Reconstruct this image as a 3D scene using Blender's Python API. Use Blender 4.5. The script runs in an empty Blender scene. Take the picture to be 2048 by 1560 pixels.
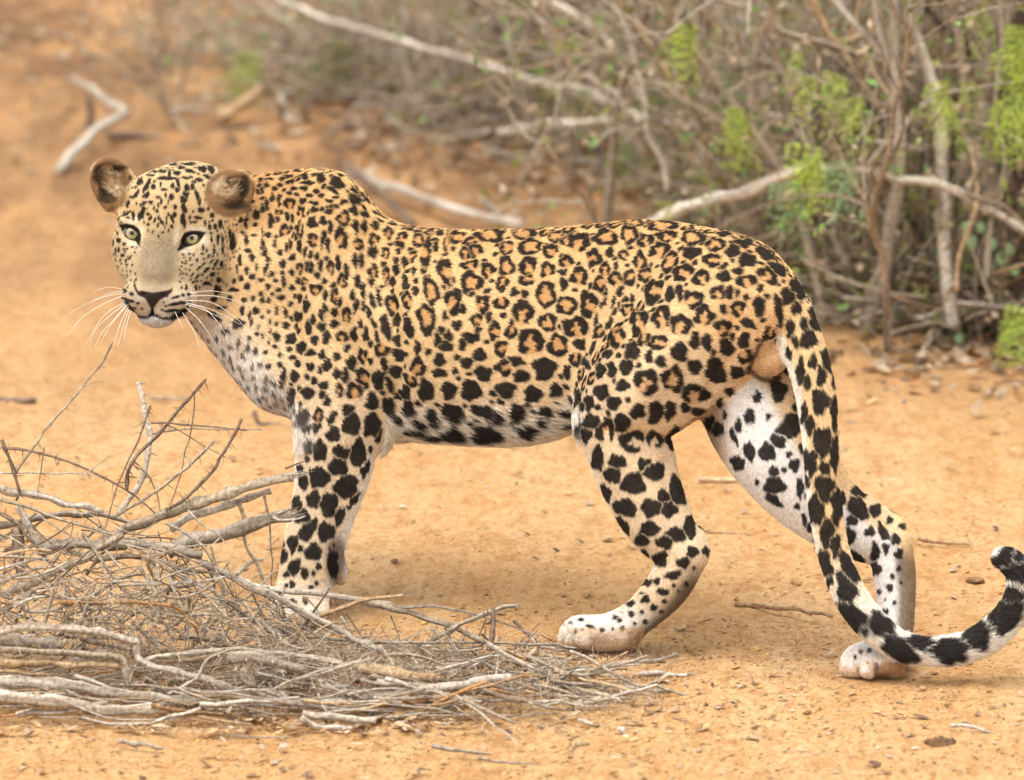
import bpy, math, random, time
import numpy as np
from mathutils import Vector
T0 = time.time()
rng = np.random.default_rng(7)
random.seed(7)
SC = bpy.context.scene
COL = SC.collection

# ------------------------------------------------------------------ camera, sky, sun
PITCH = math.radians(12.0)
CAM_H = 2.873
DIST = 12.0
FPX = 284.0 / 36.0 * 2048.0           # focal length in photograph pixels
SP = FPX / DIST                        # photograph pixels per metre at the animal
CY = -DIST * math.cos(PITCH)
cam_d = bpy.data.cameras.new('camera')
cam_d.lens = 284.0; cam_d.sensor_width = 36.0; cam_d.clip_start = 0.5; cam_d.clip_end = 2000
cam_d.dof.use_dof = True; cam_d.dof.focus_distance = 12.05; cam_d.dof.aperture_fstop = 4.8
cam = bpy.data.objects.new('camera', cam_d); COL.objects.link(cam)
cam.location = (0, CY, CAM_H); cam.rotation_euler = (math.pi / 2 - PITCH, 0, 0)
SC.camera = cam

SUN_EL, SUN_AZ = 70.0, 215.0           # azimuth: 180 = from behind the camera
w = bpy.data.worlds.new('World'); SC.world = w; w.use_nodes = True
nt = w.node_tree; nt.nodes.clear()
sky = nt.nodes.new('ShaderNodeTexSky'); sky.sky_type = 'NISHITA'; sky.sun_disc = False
sky.sun_elevation = math.radians(SUN_EL); sky.sun_rotation = math.radians(SUN_AZ)
sky.air_density = 1.0; sky.dust_density = 4.0; sky.ozone_density = 0.6
bg = nt.nodes.new('ShaderNodeBackground'); bg.inputs[1].default_value = 0.135
wo = nt.nodes.new('ShaderNodeOutputWorld')
hs = nt.nodes.new('ShaderNodeHueSaturation'); hs.inputs['Saturation'].default_value = 0.35   # thin white overcast
nt.links.new(sky.outputs[0], hs.inputs['Color']); nt.links.new(hs.outputs[0], bg.inputs[0]); nt.links.new(bg.outputs[0], wo.inputs[0])
sl = bpy.data.lights.new('sun', 'SUN'); sl.energy = 0.85; sl.angle = math.radians(75); sl.color = (1.0, 0.93, 0.82)
so = bpy.data.objects.new('sun', sl); COL.objects.link(so)
az = math.radians(SUN_AZ); el = math.radians(SUN_EL)
sdir = Vector((math.sin(az) * math.cos(el), math.cos(az) * math.cos(el), math.sin(el)))
so.rotation_euler = sdir.to_track_quat('Z', 'Y').to_euler(); so.location = (0, 0, 8)
SC.view_settings.view_transform = 'Standard'; SC.view_settings.look = 'None'
SC.view_settings.exposure = 1.25; SC.view_settings.gamma = 1.0; SC.view_settings.use_curve_mapping = False

# ------------------------------------------------------------------ helpers
cP, sP = math.cos(PITCH), math.sin(PITCH)
def W(p):
    """(px, py, d) arrays -> world; d = depth beyond the focal plane, in pixel units"""
    p = np.asarray(p, float)
    z = DIST + p[..., 2] / SP
    X = (p[..., 0] - 1024) / FPX * z
    Y = -(p[..., 1] - 780) / FPX * z
    return np.stack([X, CY + z * cP + Y * sP, CAM_H - z * sP + Y * cP], -1)
def gd(py, h=0.0):
    """depth d at which the pixel row meets a horizontal plane of height h"""
    z = (CAM_H - h) / (sP + (py - 780) / FPX * cP)
    return (z - DIST) * SP
def G(px, py, h=0.0):
    return W(np.array([px, py, gd(py, h)]))
def srgb(r, g, b):
    f = lambda c: ((c / 255 + 0.055) / 1.055) ** 2.4 if c > 10 else c / 255 / 12.92
    return (f(r), f(g), f(b))

def cr(pts, n):
    """Catmull-Rom through rows of pts, n samples per span"""
    P = np.asarray(pts, float)
    P = np.vstack([2 * P[0] - P[1], P, 2 * P[-1] - P[-2]])
    out = []
    t = np.linspace(0, 1, n, endpoint=False)[:, None]
    for i in range(1, len(P) - 2):
        a, b, c, d = P[i - 1], P[i], P[i + 1], P[i + 2]
        out.append(0.5 * ((2 * b) + (-a + c) * t + (2 * a - 5 * b + 4 * c - d) * t * t + (-a + 3 * b - 3 * c + d) * t ** 3))
    out.append(P[-2][None])
    return np.vstack(out)

def _hash(ix, iy, iz, seed):
    h = (ix * 374761393 + iy * 668265263 + iz * 2147483647 + seed * 974634777) & 0xFFFFFFFF
    h = ((h ^ (h >> 13)) * 1274126177) & 0xFFFFFFFF
    return ((h ^ (h >> 16)) & 0xFFFF) / 65535.0
def vnoise(p, s, seed=0):
    """value noise 0..1 at points p, feature size s (scalar or 3)"""
    q = np.asarray(p, float) / np.asarray(s, float)
    i = np.floor(q).astype(np.int64); f = q - i; f = f * f * (3 - 2 * f)
    r = 0
    for dx in (0, 1):
        wx = f[..., 0] if dx else 1 - f[..., 0]
        for dy in (0, 1):
            wy = f[..., 1] if dy else 1 - f[..., 1]
            for dz in (0, 1):
                wz = f[..., 2] if dz else 1 - f[..., 2]
                r = r + wx * wy * wz * _hash(i[..., 0] + dx, i[..., 1] + dy, i[..., 2] + dz, seed)
    return r

def mesh_from(name, V, F, mats=None, parent=None, smooth=True):
    me = bpy.data.meshes.new(name)
    V = np.asarray(V, np.float32)
    me.from_pydata(V.tolist(), [], F) if not isinstance(F, np.ndarray) else fast_faces(me, V, F)
    if smooth: me.polygons.foreach_set('use_smooth', np.ones(len(me.polygons), bool))
    me.update()
    o = bpy.data.objects.new(name, me); COL.objects.link(o)
    for m in (mats or []): me.materials.append(m)
    if parent: o.parent = parent
    return o
def fast_faces(me, V, F):
    n, k = F.shape
    me.vertices.add(len(V)); me.vertices.foreach_set('co', V.ravel())
    me.loops.add(n * k); me.loops.foreach_set('vertex_index', F.astype(np.int32).ravel())
    me.polygons.add(n); me.polygons.foreach_set('loop_start', np.arange(0, n * k, k, dtype=np.int32))
    me.update(calc_edges=True)
def empty(name, loc, label, cat, group=None):
    o = bpy.data.objects.new(name, None); COL.objects.link(o); o.location = loc
    tag(o, label, cat, group); o.empty_display_size = 0.1
    return o
def tag(o, label=None, cat=None, group=None, kind=None):
    if label: o['label'] = label
    if cat: o['category'] = cat
    if group: o['group'] = group
    if kind: o['kind'] = kind
    return o
def col_attr(me, C, name='col'):
    a = me.attributes.new(name, 'FLOAT_COLOR', 'POINT')
    C4 = np.ones((len(me.vertices), 4), np.float32); C4[:, :3] = C
    a.data.foreach_set('color', C4.ravel())

class Mat:
    def __init__(s, name, rough=0.8, spec=0.3):
        s.m = bpy.data.materials.new(name); s.m.use_nodes = True
        s.t = s.m.node_tree; s.N = s.t.nodes; s.L = s.t.links
        s.b = s.N['Principled BSDF']; s.b.inputs['Roughness'].default_value = rough
        s.b.inputs['Specular IOR Level'].default_value = spec
    def n(s, typ, **k):
        q = s.N.new(typ)
        for a, v in k.items():
            if a.startswith('i_'):
                key = a[2:]; key = int(key) if key.isdigit() else key.replace('_', ' ')
                q.inputs[key].default_value = v
            else: setattr(q, a, v)
        return q
    def l(s, a, b): s.L.new(a, b)
def ramp(M, src, stops):
    r = M.n('ShaderNodeValToRGB'); e = r.color_ramp.elements
    while len(e) < len(stops): e.new(0.5)
    for k, (p, c) in enumerate(stops):
        e[k].position = p; e[k].color = (*c, 1) if len(c) == 3 else c
    M.l(src, r.inputs[0]); return r

# ------------------------------------------------------------------ the leopard: a body grown as one implicit surface
VS = 4.6
LO = np.array([150.0, 290.0, -340.0]); HI = np.array([2095.0, 1385.0, 480.0])
NX, NY, NZ = [int(v) for v in np.ceil((HI - LO) / VS)]
FLD = np.full((NX, NY, NZ), 60.0, np.float32)
def box_of(lo, hi, pad):
    a = np.maximum(np.floor((np.array(lo) - pad - LO) / VS).astype(int), 0)
    b = np.minimum(np.ceil((np.array(hi) + pad - LO) / VS).astype(int) + 1, [NX, NY, NZ])
    s = tuple(slice(a[i], b[i]) for i in range(3))
    ax = [(LO[i] + VS * np.arange(a[i], b[i])).astype(np.float32) for i in range(3)]
    return s, ax[0][:, None, None], ax[1][None, :, None], ax[2][None, None, :]
def smin(a, b, k):
    h = np.maximum(k - np.abs(a - b), 0) / k
    return np.minimum(a, b) - h * h * k * 0.25
def tube_f(pts, k=30, n=5, dz=1.0, sub=False):
    """chain of (x, y, d, r): smooth tapered limb; dz scales the depth radius"""
    P = cr(pts, n) if len(pts) > 2 else np.array(pts, float)
    R = P[:, 3]
    s, X, Y, Z = box_of((P[:, :3] - R[:, None] * max(1, dz)).min(0), (P[:, :3] + R[:, None] * max(1, dz)).max(0), k + 12)
    f = None
    for i in range(len(P) - 1):
        a, b = P[i, :3], P[i + 1, :3]; d = (b - a).copy(); d[2] /= dz
        L = max(1e-6, float(d @ d))
        px, py, pz = X - a[0], Y - a[1], (Z - a[2]) / dz
        t = np.clip((px * d[0] + py * d[1] + pz * d[2]) / L, 0, 1)
        r = R[i] + (R[i + 1] - R[i]) * t
        q = np.sqrt((px - t * d[0]) ** 2 + (py - t * d[1]) ** 2 + (pz - t * d[2]) ** 2) - r
        f = q if f is None else np.minimum(f, q)
    FLD[s] = (np.maximum(FLD[s], -f) + np.maximum(k - np.abs(FLD[s] + f), 0) ** 2 / k * 0.25 if sub else smin(FLD[s], f, k))
def rotm(rx=0, ry=0, rz=0):
    a, b, c = map(math.radians, (rx, ry, rz))
    A = np.array([[1, 0, 0], [0, math.cos(a), -math.sin(a)], [0, math.sin(a), math.cos(a)]])
    B = np.array([[math.cos(b), 0, math.sin(b)], [0, 1, 0], [-math.sin(b), 0, math.cos(b)]])
    C = np.array([[math.cos(c), -math.sin(c), 0], [math.sin(c), math.cos(c), 0], [0, 0, 1]])
    return C @ B @ A
def ell_f(c, r, k=30, rot=(0, 0, 0), sub=False, shell=None):
    c = np.array(c, float); r = np.array(r, float); m = max(r)
    s, X, Y, Z = box_of(c - m, c + m, k + 8)
    Rm = rotm(*rot).T
    x, y, z = X - c[0], Y - c[1], Z - c[2]
    q = [Rm[i, 0] * x + Rm[i, 1] * y + Rm[i, 2] * z for i in range(3)]
    k0 = np.sqrt(sum((q[i] / r[i]) ** 2 for i in range(3))) + 1e-6
    k1 = np.sqrt(sum((q[i] / r[i] ** 2) ** 2 for i in range(3))) + 1e-9
    f = k0 * (k0 - 1) / k1
    if sub: FLD[s] = np.maximum(FLD[s], -f) + np.maximum(k - np.abs(FLD[s] + f), 0) ** 2 / k * 0.25
    else: FLD[s] = smin(FLD[s], f, k)
def axd(x): return 108 + (1100 - np.asarray(x, float)) * 0.45     # depth of the body's axis

# torso by cross sections: x, top, bottom, half depth
ST = np.array([
    (455, 425, 640, 56), (490, 362, 700, 84), (540, 347, 775, 112), (585, 341, 835, 126), (635, 338, 868, 138), (680, 353, 884, 146),
    (730, 393, 884, 150), (775, 436, 876, 150), (835, 455, 874, 152), (930, 460, 880, 152), (1030, 459, 882, 148),
    (1110, 456, 868, 140), (1190, 449, 836, 134), (1270, 441, 806, 138), (1350, 445, 790, 150), (1430, 461, 775, 158),
    (1500, 487, 752, 150), (1545, 513, 712, 128), (1590, 560, 660, 85), (1618, 600, 628, 24)], float)
dn = cr(ST, 8)
def torso():
    s, X, Y, Z = box_of((450, 330, -260), (1622, 890, 480), 20)
    x = X[:, 0, 0]; g = [np.interp(x, dn[:, 0], dn[:, i])[:, None, None].astype(np.float32) for i in (1, 2, 3)]
    top, bot, hz = g
    yc = (top + bot) / 2; hy = np.maximum((bot - top) / 2, 6)
    dc = axd(x)[:, None, None].astype(np.float32)
    # the neck swings round towards the camera
    bend = np.clip((640 - x) / 190, 0, 1)[:, None, None] ** 2 * 30
    dc = dc - bend
    v = (Y - yc) / hy
    egg = 1 - 0.20 * np.clip(-v, -1, 1.2) - 0.06 * v * v
    u = (Z - dc) / (hz * egg * 1.02)
    n = 2.15
    f = ((np.abs(u) ** n + np.abs(v) ** n) ** (1 / n) - 1) * np.minimum(hy, hz)
    f = np.maximum(f, np.maximum(452 - X, X - 1620))
    FLD[s] = smin(FLD[s], f.astype(np.float32), 8)
torso()
# shoulder blades, upper arm, chest muscle, rib swell
ell_f((648, 515, axd(640) - 96), (62, 140, 44), 46, (0, 0, 14))
ell_f((672, 690, axd(672) - 104), (82, 110, 56), 50, (0, 0, -14))
ell_f((565, 700, axd(570) - 92), (50, 105, 46), 50, (0, 0, -12))
ell_f((655, 410, axd(650) - 40), (78, 58, 42), 30, (0, 0, 30))
ell_f((900, 680, axd(900) - 70), (150, 130, 90), 70)
# flank fold in front of the thigh
tube_f([(1240, 560, axd(1240) - 95, 26), (1205, 640, axd(1200) - 100, 30), (1170, 730, axd(1170) - 96, 30)], 50)
# near hind leg
tube_f([(1455, 600, -104, 112), (1392, 680, -116, 124), (1302, 760, -108, 116), (1240, 830, -92, 86), (1262, 905, -88, 84), (1285, 975, -88, 76),
        (1318, 1045, -92, 66), (1352, 1088, -98, 50), (1372, 1105, -102, 42)], 64, 6)
tube_f([(1368, 1110, -102, 44), (1350, 1150, -92, 44), (1326, 1185, -76, 42), (1285, 1226, -52, 36), (1240, 1256, -34, 34)], 14, 6)
tube_f([(1395, 1068, -104, 14), (1402, 1100, -104, 13)], 16, 4)
tube_f([(1250, 1262, -35, 36), (1200, 1266, -22, 36), (1160, 1264, -14, 33)], 16, 5, 1.15)
for (x, y, d, r) in ((1143, 1266, -34, 20), (1135, 1272, -8, 21), (1148, 1270, 18, 20), (1168, 1272, -52, 18)):
    tube_f([(x + 40, y - 10, d - 4, r), (x + 8, y - 6, d, r), (x, y + 6, d, r - 2)], 8, 4)
# far hind leg
tube_f([(1470, 640, -20, 110), (1490, 760, -40, 105), (1530, 860, -70, 104), (1590, 950, -98, 90), (1655, 1018, -120, 74),
        (1725, 1066, -135, 56), (1778, 1092, -142, 40)], 30, 6)
tube_f([(1782, 1092, -142, 40), (1788, 1140, -148, 42), (1792, 1190, -160, 38), (1792, 1240, -176, 35), (1786, 1290, -190, 36)], 12, 6)
tube_f([(1740, 1010, -135, 16), (1790, 1052, -142, 18), (1806, 1080, -142, 16)], 18, 4)
tube_f([(1790, 1300, -190, 42), (1750, 1318, -205, 40), (1722, 1322, -214, 36)], 14, 5, 1.15)
for (x, y, d, r) in ((1706, 1326, -240, 22), (1700, 1328, -212, 23), (1712, 1324, -184, 22), (1738, 1332, -256, 21)):
    tube_f([(x + 40, y - 8, d + 2, r), (x + 8, y - 4, d, r), (x, y + 6, d, r - 2)], 8, 4)
ell_f((1790, 1336, -222), (30, 20, 26), 10)
# near fore leg
FN = 210
tube_f([(665, 740, FN + 4, 92), (678, 830, FN, 92), (672, 890, FN + 2, 82), (666, 940, FN + 6, 76), (655, 990, FN + 10, 67), (638, 1050, FN + 14, 62),
        (624, 1110, FN + 20, 60), (612, 1160, FN + 22, 55), (602, 1196, FN + 20, 52)], 34, 6, 0.9)
ell_f((748, 850, FN + 8), (38, 40, 40), 36)
ell_f((680, 1142, FN + 20), (14, 28, 18), 12)
tube_f([(600, 1196, FN + 18, 52), (592, 1212, FN + 12, 46)], 12, 4)
for (x, y, d, r) in ((562, 1220, FN - 6, 22), (584, 1226, FN - 24, 24), (612, 1226, FN - 24, 24), (636, 1220, FN - 6, 22)):
    tube_f([(x * 0.5 + 300, y - 22, d + 26, r + 4), (x, y - 2, d + 4, r), (x - 2, y + 4, d - 12, r - 3)], 9, 4)
# far fore leg, hidden behind the near one
FF = 372
tube_f([(690, 740, FF - 10, 80), (690, 850, FF, 74), (668, 950, FF, 58), (640, 1060, FF, 46), (622, 1140, FF, 44), (612, 1172, FF, 42)], 30, 5)
tube_f([(612, 1168, FF, 42), (596, 1178, FF - 16, 36)], 10, 4)
# tail
TAIL = [(1475, 545, -110, 52), (1540, 582, -135, 50), (1588, 650, -168, 44), (1622, 745, -205, 40), (1638, 835, -238, 37), (1643, 910, -256, 34), (1648, 991, -268, 33),
        (1659, 1067, -276, 31), (1675, 1130, -282, 31), (1703, 1195, -288, 32), (1745, 1250, -290, 31), (1797, 1289, -290, 29),
        (1850, 1302, -284, 27), (1922, 1297, -275, 28), (1978, 1271, -268, 30), (2018, 1232, -262, 29), (2040, 1190, -258, 28), (2040, 1150, -255, 27),
        (2022, 1124, -252, 25), (2006, 1116, -250, 21)]
tube_f(TAIL, 15, 7)
# testicles
ell_f((1536, 718, -168), (38, 34, 34), 16)
# neck and head
HD = 248
tube_f([(385, 470, HD + 60, 88), (450, 520, HD + 85, 104), (520, 570, HD + 75, 118)], 40, 5)
tube_f([(385, 560, HD + 40, 58), (440, 610, HD + 60, 68), (500, 660, HD + 50, 84), (560, 745, HD + 15, 76)], 36, 5)
ell_f((357, 436, HD), (112, 104, 96), 26)
ell_f((385, 400, HD + 30), (92, 76, 80), 26)
ell_f((322, 412, HD - 46), (80, 66, 52), 34)
ell_f((266, 498, HD - 38), (42, 58, 58), 30)
ell_f((404, 514, HD - 30), (51, 68, 68), 30)
ell_f((282, 540, HD - 76), (37, 46, 50), 30)
ell_f((354, 545, HD - 74), (48, 48, 56), 30)
ell_f((352, 578, HD - 25), (76, 58, 76), 30)
tube_f([(328, 430, HD - 62, 50), (319, 495, HD - 88, 45), (310, 552, HD - 120, 36)], 30, 5, 1.0)
ell_f((277, 593, HD - 118), (35, 31, 38), 20)
ell_f((350, 598, HD - 112), (44, 34, 42), 20)
ell_f((308, 602, HD - 122), (30, 24, 32), 16)
ell_f((306, 584, HD - 146), (31, 17, 18), 14)
ell_f((314, 630, HD - 112), (38, 24, 34), 14)
ell_f((262, 445, HD - 74), (30, 10, 22), 12, (0, 0, 12))
ell_f((388, 453, HD - 68), (36, 10, 22), 12, (0, 0, 2))
# mouth groove, philtrum, nostrils
for a, b in (((306, 618), (304, 630)), ((304, 630), (284, 634)), ((284, 634), (262, 620)), ((304, 630), (330, 637)), ((330, 637), (362, 622)), ((362, 622), (382, 600))):
    for t in np.linspace(0, 1, 4):
        x, y = a[0] + (b[0] - a[0]) * t, a[1] + (b[1] - a[1]) * t
        xi, yi = int((x - LO[0]) / VS), int((y - LO[1]) / VS)
        c = FLD[xi, yi]; zi = np.argmax(c < 0); zz = LO[2] + zi * VS
        ell_f((x, y, zz - 3), (5.5, 4.5, 8), 4, sub=True)
for (x, y) in ((285, 590), (328, 592)):
    ell_f((x, y, HD - 162), (8, 5, 9), 4, sub=True)
# ears
def ear(c, r, rot, open_d):
    ell_f(c, r, 12, rot)
    Rm = rotm(*rot)
    ci = np.array(c, float) + Rm @ np.array(open_d, float)
    ell_f(ci, (r[0] * 0.80, r[1] * 0.80, r[2] * 0.86), 6, rot, sub=True)
tube_f([(264, 356, HD + 8, 8), (243, 332, HD + 2, 7.5), (214, 322, HD - 2, 7.5), (191, 334, HD, 7.5), (186, 358, HD + 2, 7.5), (196, 386, HD + 2, 8), (216, 414, HD + 4, 10)], 8, 6)
ell_f((224, 366, HD + 26), (35, 45, 13), 14, (0, 12, -14))
tube_f([(246, 368, HD + 26, 16), (240, 392, HD + 18, 22), (256, 412, HD + 8, 28)], 16, 4)
tube_f([(408, 384, HD - 4, 9), (428, 358, HD - 10, 8), (463, 348, HD - 14, 8), (494, 351, HD - 10, 8), (503, 374, HD - 8, 8), (491, 410, HD - 4, 9), (474, 438, HD, 12)], 8, 6)
ell_f((458, 384, HD + 18), (46, 39, 13), 14, (0, -8, 8))
tube_f([(430, 396, HD + 16, 20), (450, 418, HD + 14, 22), (452, 440, HD + 12, 28)], 16, 4)
# eye openings
def surf_d(x, y):
    xi, yi = int(round((x - LO[0]) / VS)), int(round((y - LO[1]) / VS))
    c = FLD[xi, yi]; zi = int(np.argmax(c < 0)); a, b = c[zi - 1], c[zi]
    return LO[2] + VS * (zi - 1 + a / (a - b))
EYES = []
def crease(pts, r, k, off, n=6):
    c = cr([(x, y, surf_d(x, y) + off) for x, y in pts], n)
    tube_f([(x, y, d, r * (0.35 + 0.65 * math.sin(math.pi * (i + 0.5) / len(c)))) for i, (x, y, d) in enumerate(c)][::2], k, 2, sub=True)
def ridge(pts, r, k, off):
    tube_f([(x, y, surf_d(x, y) + off, r) for x, y in pts], k, 5)
ridge([(668, 372), (690, 440), (700, 520), (706, 600)], 20, 40, 11)
crease([(744, 470), (766, 560), (782, 650), (792, 740), (790, 815)], 13, 34, -5)
crease([(590, 560), (580, 640), (590, 720)], 12, 34, -6)
crease([(660, 640), (700, 700), (728, 770)], 9, 30, -4)
crease([(1470, 620), (1456, 720), (1410, 800)], 10, 34, -4)
crease([(1330, 930), (1352, 1010), (1378, 1066)], 10, 20, -4)
crease([(700, 900), (690, 980), (668, 1060)], 8, 20, -3)
crease([(1135, 1248), (1131, 1268), (1128, 1288)], 5, 5, -1)
crease([(1156, 1250), (1150, 1270), (1149, 1288)], 4, 5, -1)
crease([(1703, 1304), (1698, 1322), (1696, 1342)], 5, 5, -1)
crease([(1724, 1304), (1720, 1326), (1718, 1346)], 4.5, 5, -1)
crease([(578, 1206), (573, 1222), (570, 1236)], 5, 5, -1)
crease([(602, 1210), (598, 1226), (596, 1240)], 5, 5, -1)
ridge([(1350, 700), (1300, 760), (1260, 830)], 16, 40, 10)
for (x, y, rz) in ((265, 466, 22), (383, 476, -14)):
    d = surf_d(x, y)
    ell_f((x, y + 5, d), (23, 10, 17), 4, (0, 0, rz), sub=True)
    EYES.append((x, y, d + 19))
print('field', time.time() - T0)

import openvdb
g = openvdb.FloatGrid(60.0)
g.copyFromArray(FLD)
P, Q = g.convertToPolygons(isovalue=0.0) if False else (None, None)
res = g.convertToPolygons(0.0, 0.0)
P, TR, QD = (res if len(res) == 3 else (res[0], np.zeros((0, 3), int), res[1]))
print('vdb', P.shape, TR.shape, QD.shape, time.time() - T0)
P = P * VS + LO
# keep the largest island, smooth lightly
def lap(P, E, it, lam=0.5):
    for _ in range(it):
        S = np.zeros_like(P); n = np.zeros(len(P))
        for k in range(3):
            S[:, k] = np.bincount(E[:, 0], P[E[:, 1], k], len(P)) + np.bincount(E[:, 1], P[E[:, 0], k], len(P))
        n = np.bincount(E.ravel(), minlength=len(P)).clip(1)[:, None]
        P = P + lam * (S / n - P)
    return P
QD = np.ascontiguousarray(QD)
E = np.vstack([QD[:, [0, 1]], QD[:, [1, 2]], QD[:, [2, 3]], QD[:, [3, 0]]]); E.sort(1); E = np.unique(E, axis=0)
P = lap(P, E, 1, 0.5)
# one level of linear subdivision + smoothing, in numpy (keeps it fast)
def subdiv(P, Q):
    E4 = np.stack([Q[:, [0, 1]], Q[:, [1, 2]], Q[:, [2, 3]], Q[:, [3, 0]]], 1)
    Es = np.sort(E4.reshape(-1, 2), 1)
    key = Es[:, 0].astype(np.int64) * len(P) + Es[:, 1]
    u, inv = np.unique(key, return_inverse=True)
    inv = inv.reshape(-1, 4)
    mid = (P[u // len(P)] + P[u % len(P)]) / 2
    fc = P[Q].mean(1)
    n0, n1 = len(P), len(P) + len(u)
    F = n1 + np.arange(len(Q))
    out = []
    for k in range(4):
        out.append(np.stack([Q[:, k], n0 + inv[:, k], F, n0 + inv[:, (k - 1) % 4]], 1))
    return np.vstack([P, mid, fc]), np.vstack(out)
P, QD = subdiv(P, QD)
E = np.vstack([QD[:, [0, 1]], QD[:, [1, 2]], QD[:, [2, 3]], QD[:, [3, 0]]]); E.sort(1); E = np.unique(E, axis=0)
P = lap(P, E, 3, 0.5)
a = P[QD[:, 1]] - P[QD[:, 0]]; b = P[QD[:, 3]] - P[QD[:, 0]]
fn = np.cross(P[QD[:, 2]] - P[QD[:, 0]], P[QD[:, 3]] - P[QD[:, 1]])
NRM = np.zeros_like(P)
for j in range(4):
    for k in range(3): NRM[:, k] += np.bincount(QD[:, j], fn[:, k], len(P))
NRM /= np.linalg.norm(NRM, axis=1, keepdims=True) + 1e-9
# outward normal has F increasing
print('mesh', P.shape, QD.shape, time.time() - T0)

# ------------------------------------------------------------------ the coat: colour of every hair root, painted spot by spot
def chain_dist(P, pts, n=5):
    C = cr(pts, n); R = C[:, 3]
    f = np.full(len(P), 1e9)
    for i in range(len(C) - 1):
        a, b = C[i, :3], C[i + 1, :3]; d = b - a; q = P - a
        t = np.clip(q @ d / max(1e-6, d @ d), 0, 1)
        f = np.minimum(f, np.linalg.norm(q - t[:, None] * d, axis=1) - (R[i] + (R[i + 1] - R[i]) * t))
    return f
def sstep(a, b, x): t = np.clip((x - a) / (b - a), 0, 1); return t * t * (3 - 2 * t)
def mixc(C, c, m): C += (np.array(c) - C) * m[:, None]
X, Y, D = P.T
Nx, Ny, Nz = NRM.T
OUT = 1.0
# colours (albedo)
TAN = (0.63, 0.445, 0.230); OCH = (0.56, 0.300, 0.110); PALE = (0.68, 0.54, 0.37); WHITE = (0.72, 0.66, 0.57); DARK = (0.014, 0.011, 0.010)
C = np.tile(np.array(TAN), (len(P), 1))
n1 = vnoise(P, 60, 1); n2 = vnoise(P, 22, 2); n3 = vnoise(P, 7, 3)
istail = chain_dist(P, TAIL[2:], 4) < 8
top = np.interp(X, dn[:, 0], dn[:, 1]); bot = np.interp(X, dn[:, 0], dn[:, 2])
tt = (Y - top) / np.maximum(bot - top, 30)
torso_m = (X > 480) & (X < 1600) & ~istail
# richer towards the spine, paler down the flank
mixc(C, (0.60, 0.365, 0.145), sstep(0.45, 0.0, tt) * torso_m * 0.65)
mixc(C, PALE, sstep(0.55, 0.95, tt) * torso_m * 0.8)
side = (D > axd(X) - 60)                                   # away from the viewer's flank
belly = sstep(0.80, 0.96, tt + (n2 - 0.5) * 0.08) * (X > 770) * (X < 1160) * (Y < 900)
mixc(C, WHITE, belly * 0.88)
# neck: warm orange behind the ears
mixc(C, OCH, sstep(130, 40, np.hypot((X - 515), (Y - 410) * 0.9)) * 0.6 * ~istail * sstep(HD - 10, HD + 60, D))
# throat and chest front
lx = np.interp(Y, [600, 660, 700, 745, 790, 820, 860, 900], [405, 440, 470, 500, 540, 572, 588, 588])
throat = sstep(58, 18, X - lx) * sstep(600, 680, Y) * (Y < 900) * (X < 680)
mixc(C, (0.66, 0.60, 0.53), throat * 0.95)
mixc(C, (0.40, 0.28, 0.18), throat * sstep(0.5, 0.75, vnoise(P, (30, 16, 30), 9)) * 0.5)
# near fore leg
fore = (Y > 850) & (X < 800) & ~istail
mixc(C, PALE, sstep(850, 1100, Y) * fore * 0.7)
mixc(C, WHITE, sstep(0.45, 0.85, Nx) * fore)
mixc(C, WHITE, sstep(-0.82, -0.98, Nx) * fore * sstep(1080, 960, Y))
mixc(C, WHITE, sstep(1150, 1230, Y) * fore * 0.9)
mixc(C, (0.16, 0.11, 0.08), fore * sstep(45, 18, np.hypot((X - 672) * 1.5, (Y - 1120) * 0.62)) * 0.9)
# near hind leg
nh = (X > 1090) & (X < 1440) & (Y > 820) & ~istail
mixc(C, PALE, nh * sstep(850, 1100, Y) * 0.75)
mixc(C, WHITE, nh * sstep(-0.8, -0.97, Nx) * sstep(1240, 1150, Y))
mixc(C, WHITE, nh * sstep(1185, 1235, Y - (X - 1240) * 0.25) * 0.95)
heel = nh * sstep(1105, 1175, Y) * sstep(-0.05, 0.75, Nx + 0.35 * Ny) * (X > 1225)
mixc(C, (0.11, 0.075, 0.045), heel * 0.92)
# rump: warm between the thighs
rump = sstep(120, 40, np.hypot(X - 1500, (Y - 680) * 0.8)) * ~istail
mixc(C, OCH, rump * 0.4)
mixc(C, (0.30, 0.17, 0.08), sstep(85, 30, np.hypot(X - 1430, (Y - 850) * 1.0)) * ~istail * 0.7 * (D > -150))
test = (np.hypot((X - 1536) / 43, (Y - 718) / 39) < 1) & (D < -150) & ~istail
mixc(C, (0.52, 0.33, 0.165), test * 0.7)
mixc(C, WHITE, sstep(22, 8, np.abs(X - np.interp(Y, [560, 600, 660, 720], [1534, 1540, 1552, 1572]))) * (Y > 585) * (Y < 740) * (D > -210) * ~test * 0.95)
# far hind leg, seen from inside
FARLEG = [(1490, 770, -40, 108), (1530, 860, -70, 106), (1590, 950, -98, 92), (1655, 1018, -120, 76), (1725, 1066, -135, 58), (1780, 1092, -142, 44),
          (1790, 1190, -160, 42), (1790, 1290, -190, 44), (1700, 1326, -215, 44)]
NEARTHIGH = [(1455, 600, -150, 118), (1390, 680, -150, 128), (1300, 760, -128, 118), (1240, 830, -95, 86), (1285, 975, -88, 76)]
far = (chain_dist(P, FARLEG) < np.where(Y > 1275, 40, 12)) & ~istail & (Y > 735) & (chain_dist(P, NEARTHIGH) > 4)
WH2 = (0.70, 0.65, 0.60)
mixc(C, WH2, far * sstep(0.55, 0.1, Nx - 0.2) * sstep(1420, 1475, X + 0.0 * Y))
mixc(C, TAN, far * sstep(0.25, 0.6, Nx - 0.6 * Ny) * sstep(1300, 1050, Y) * 0.8)
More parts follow.
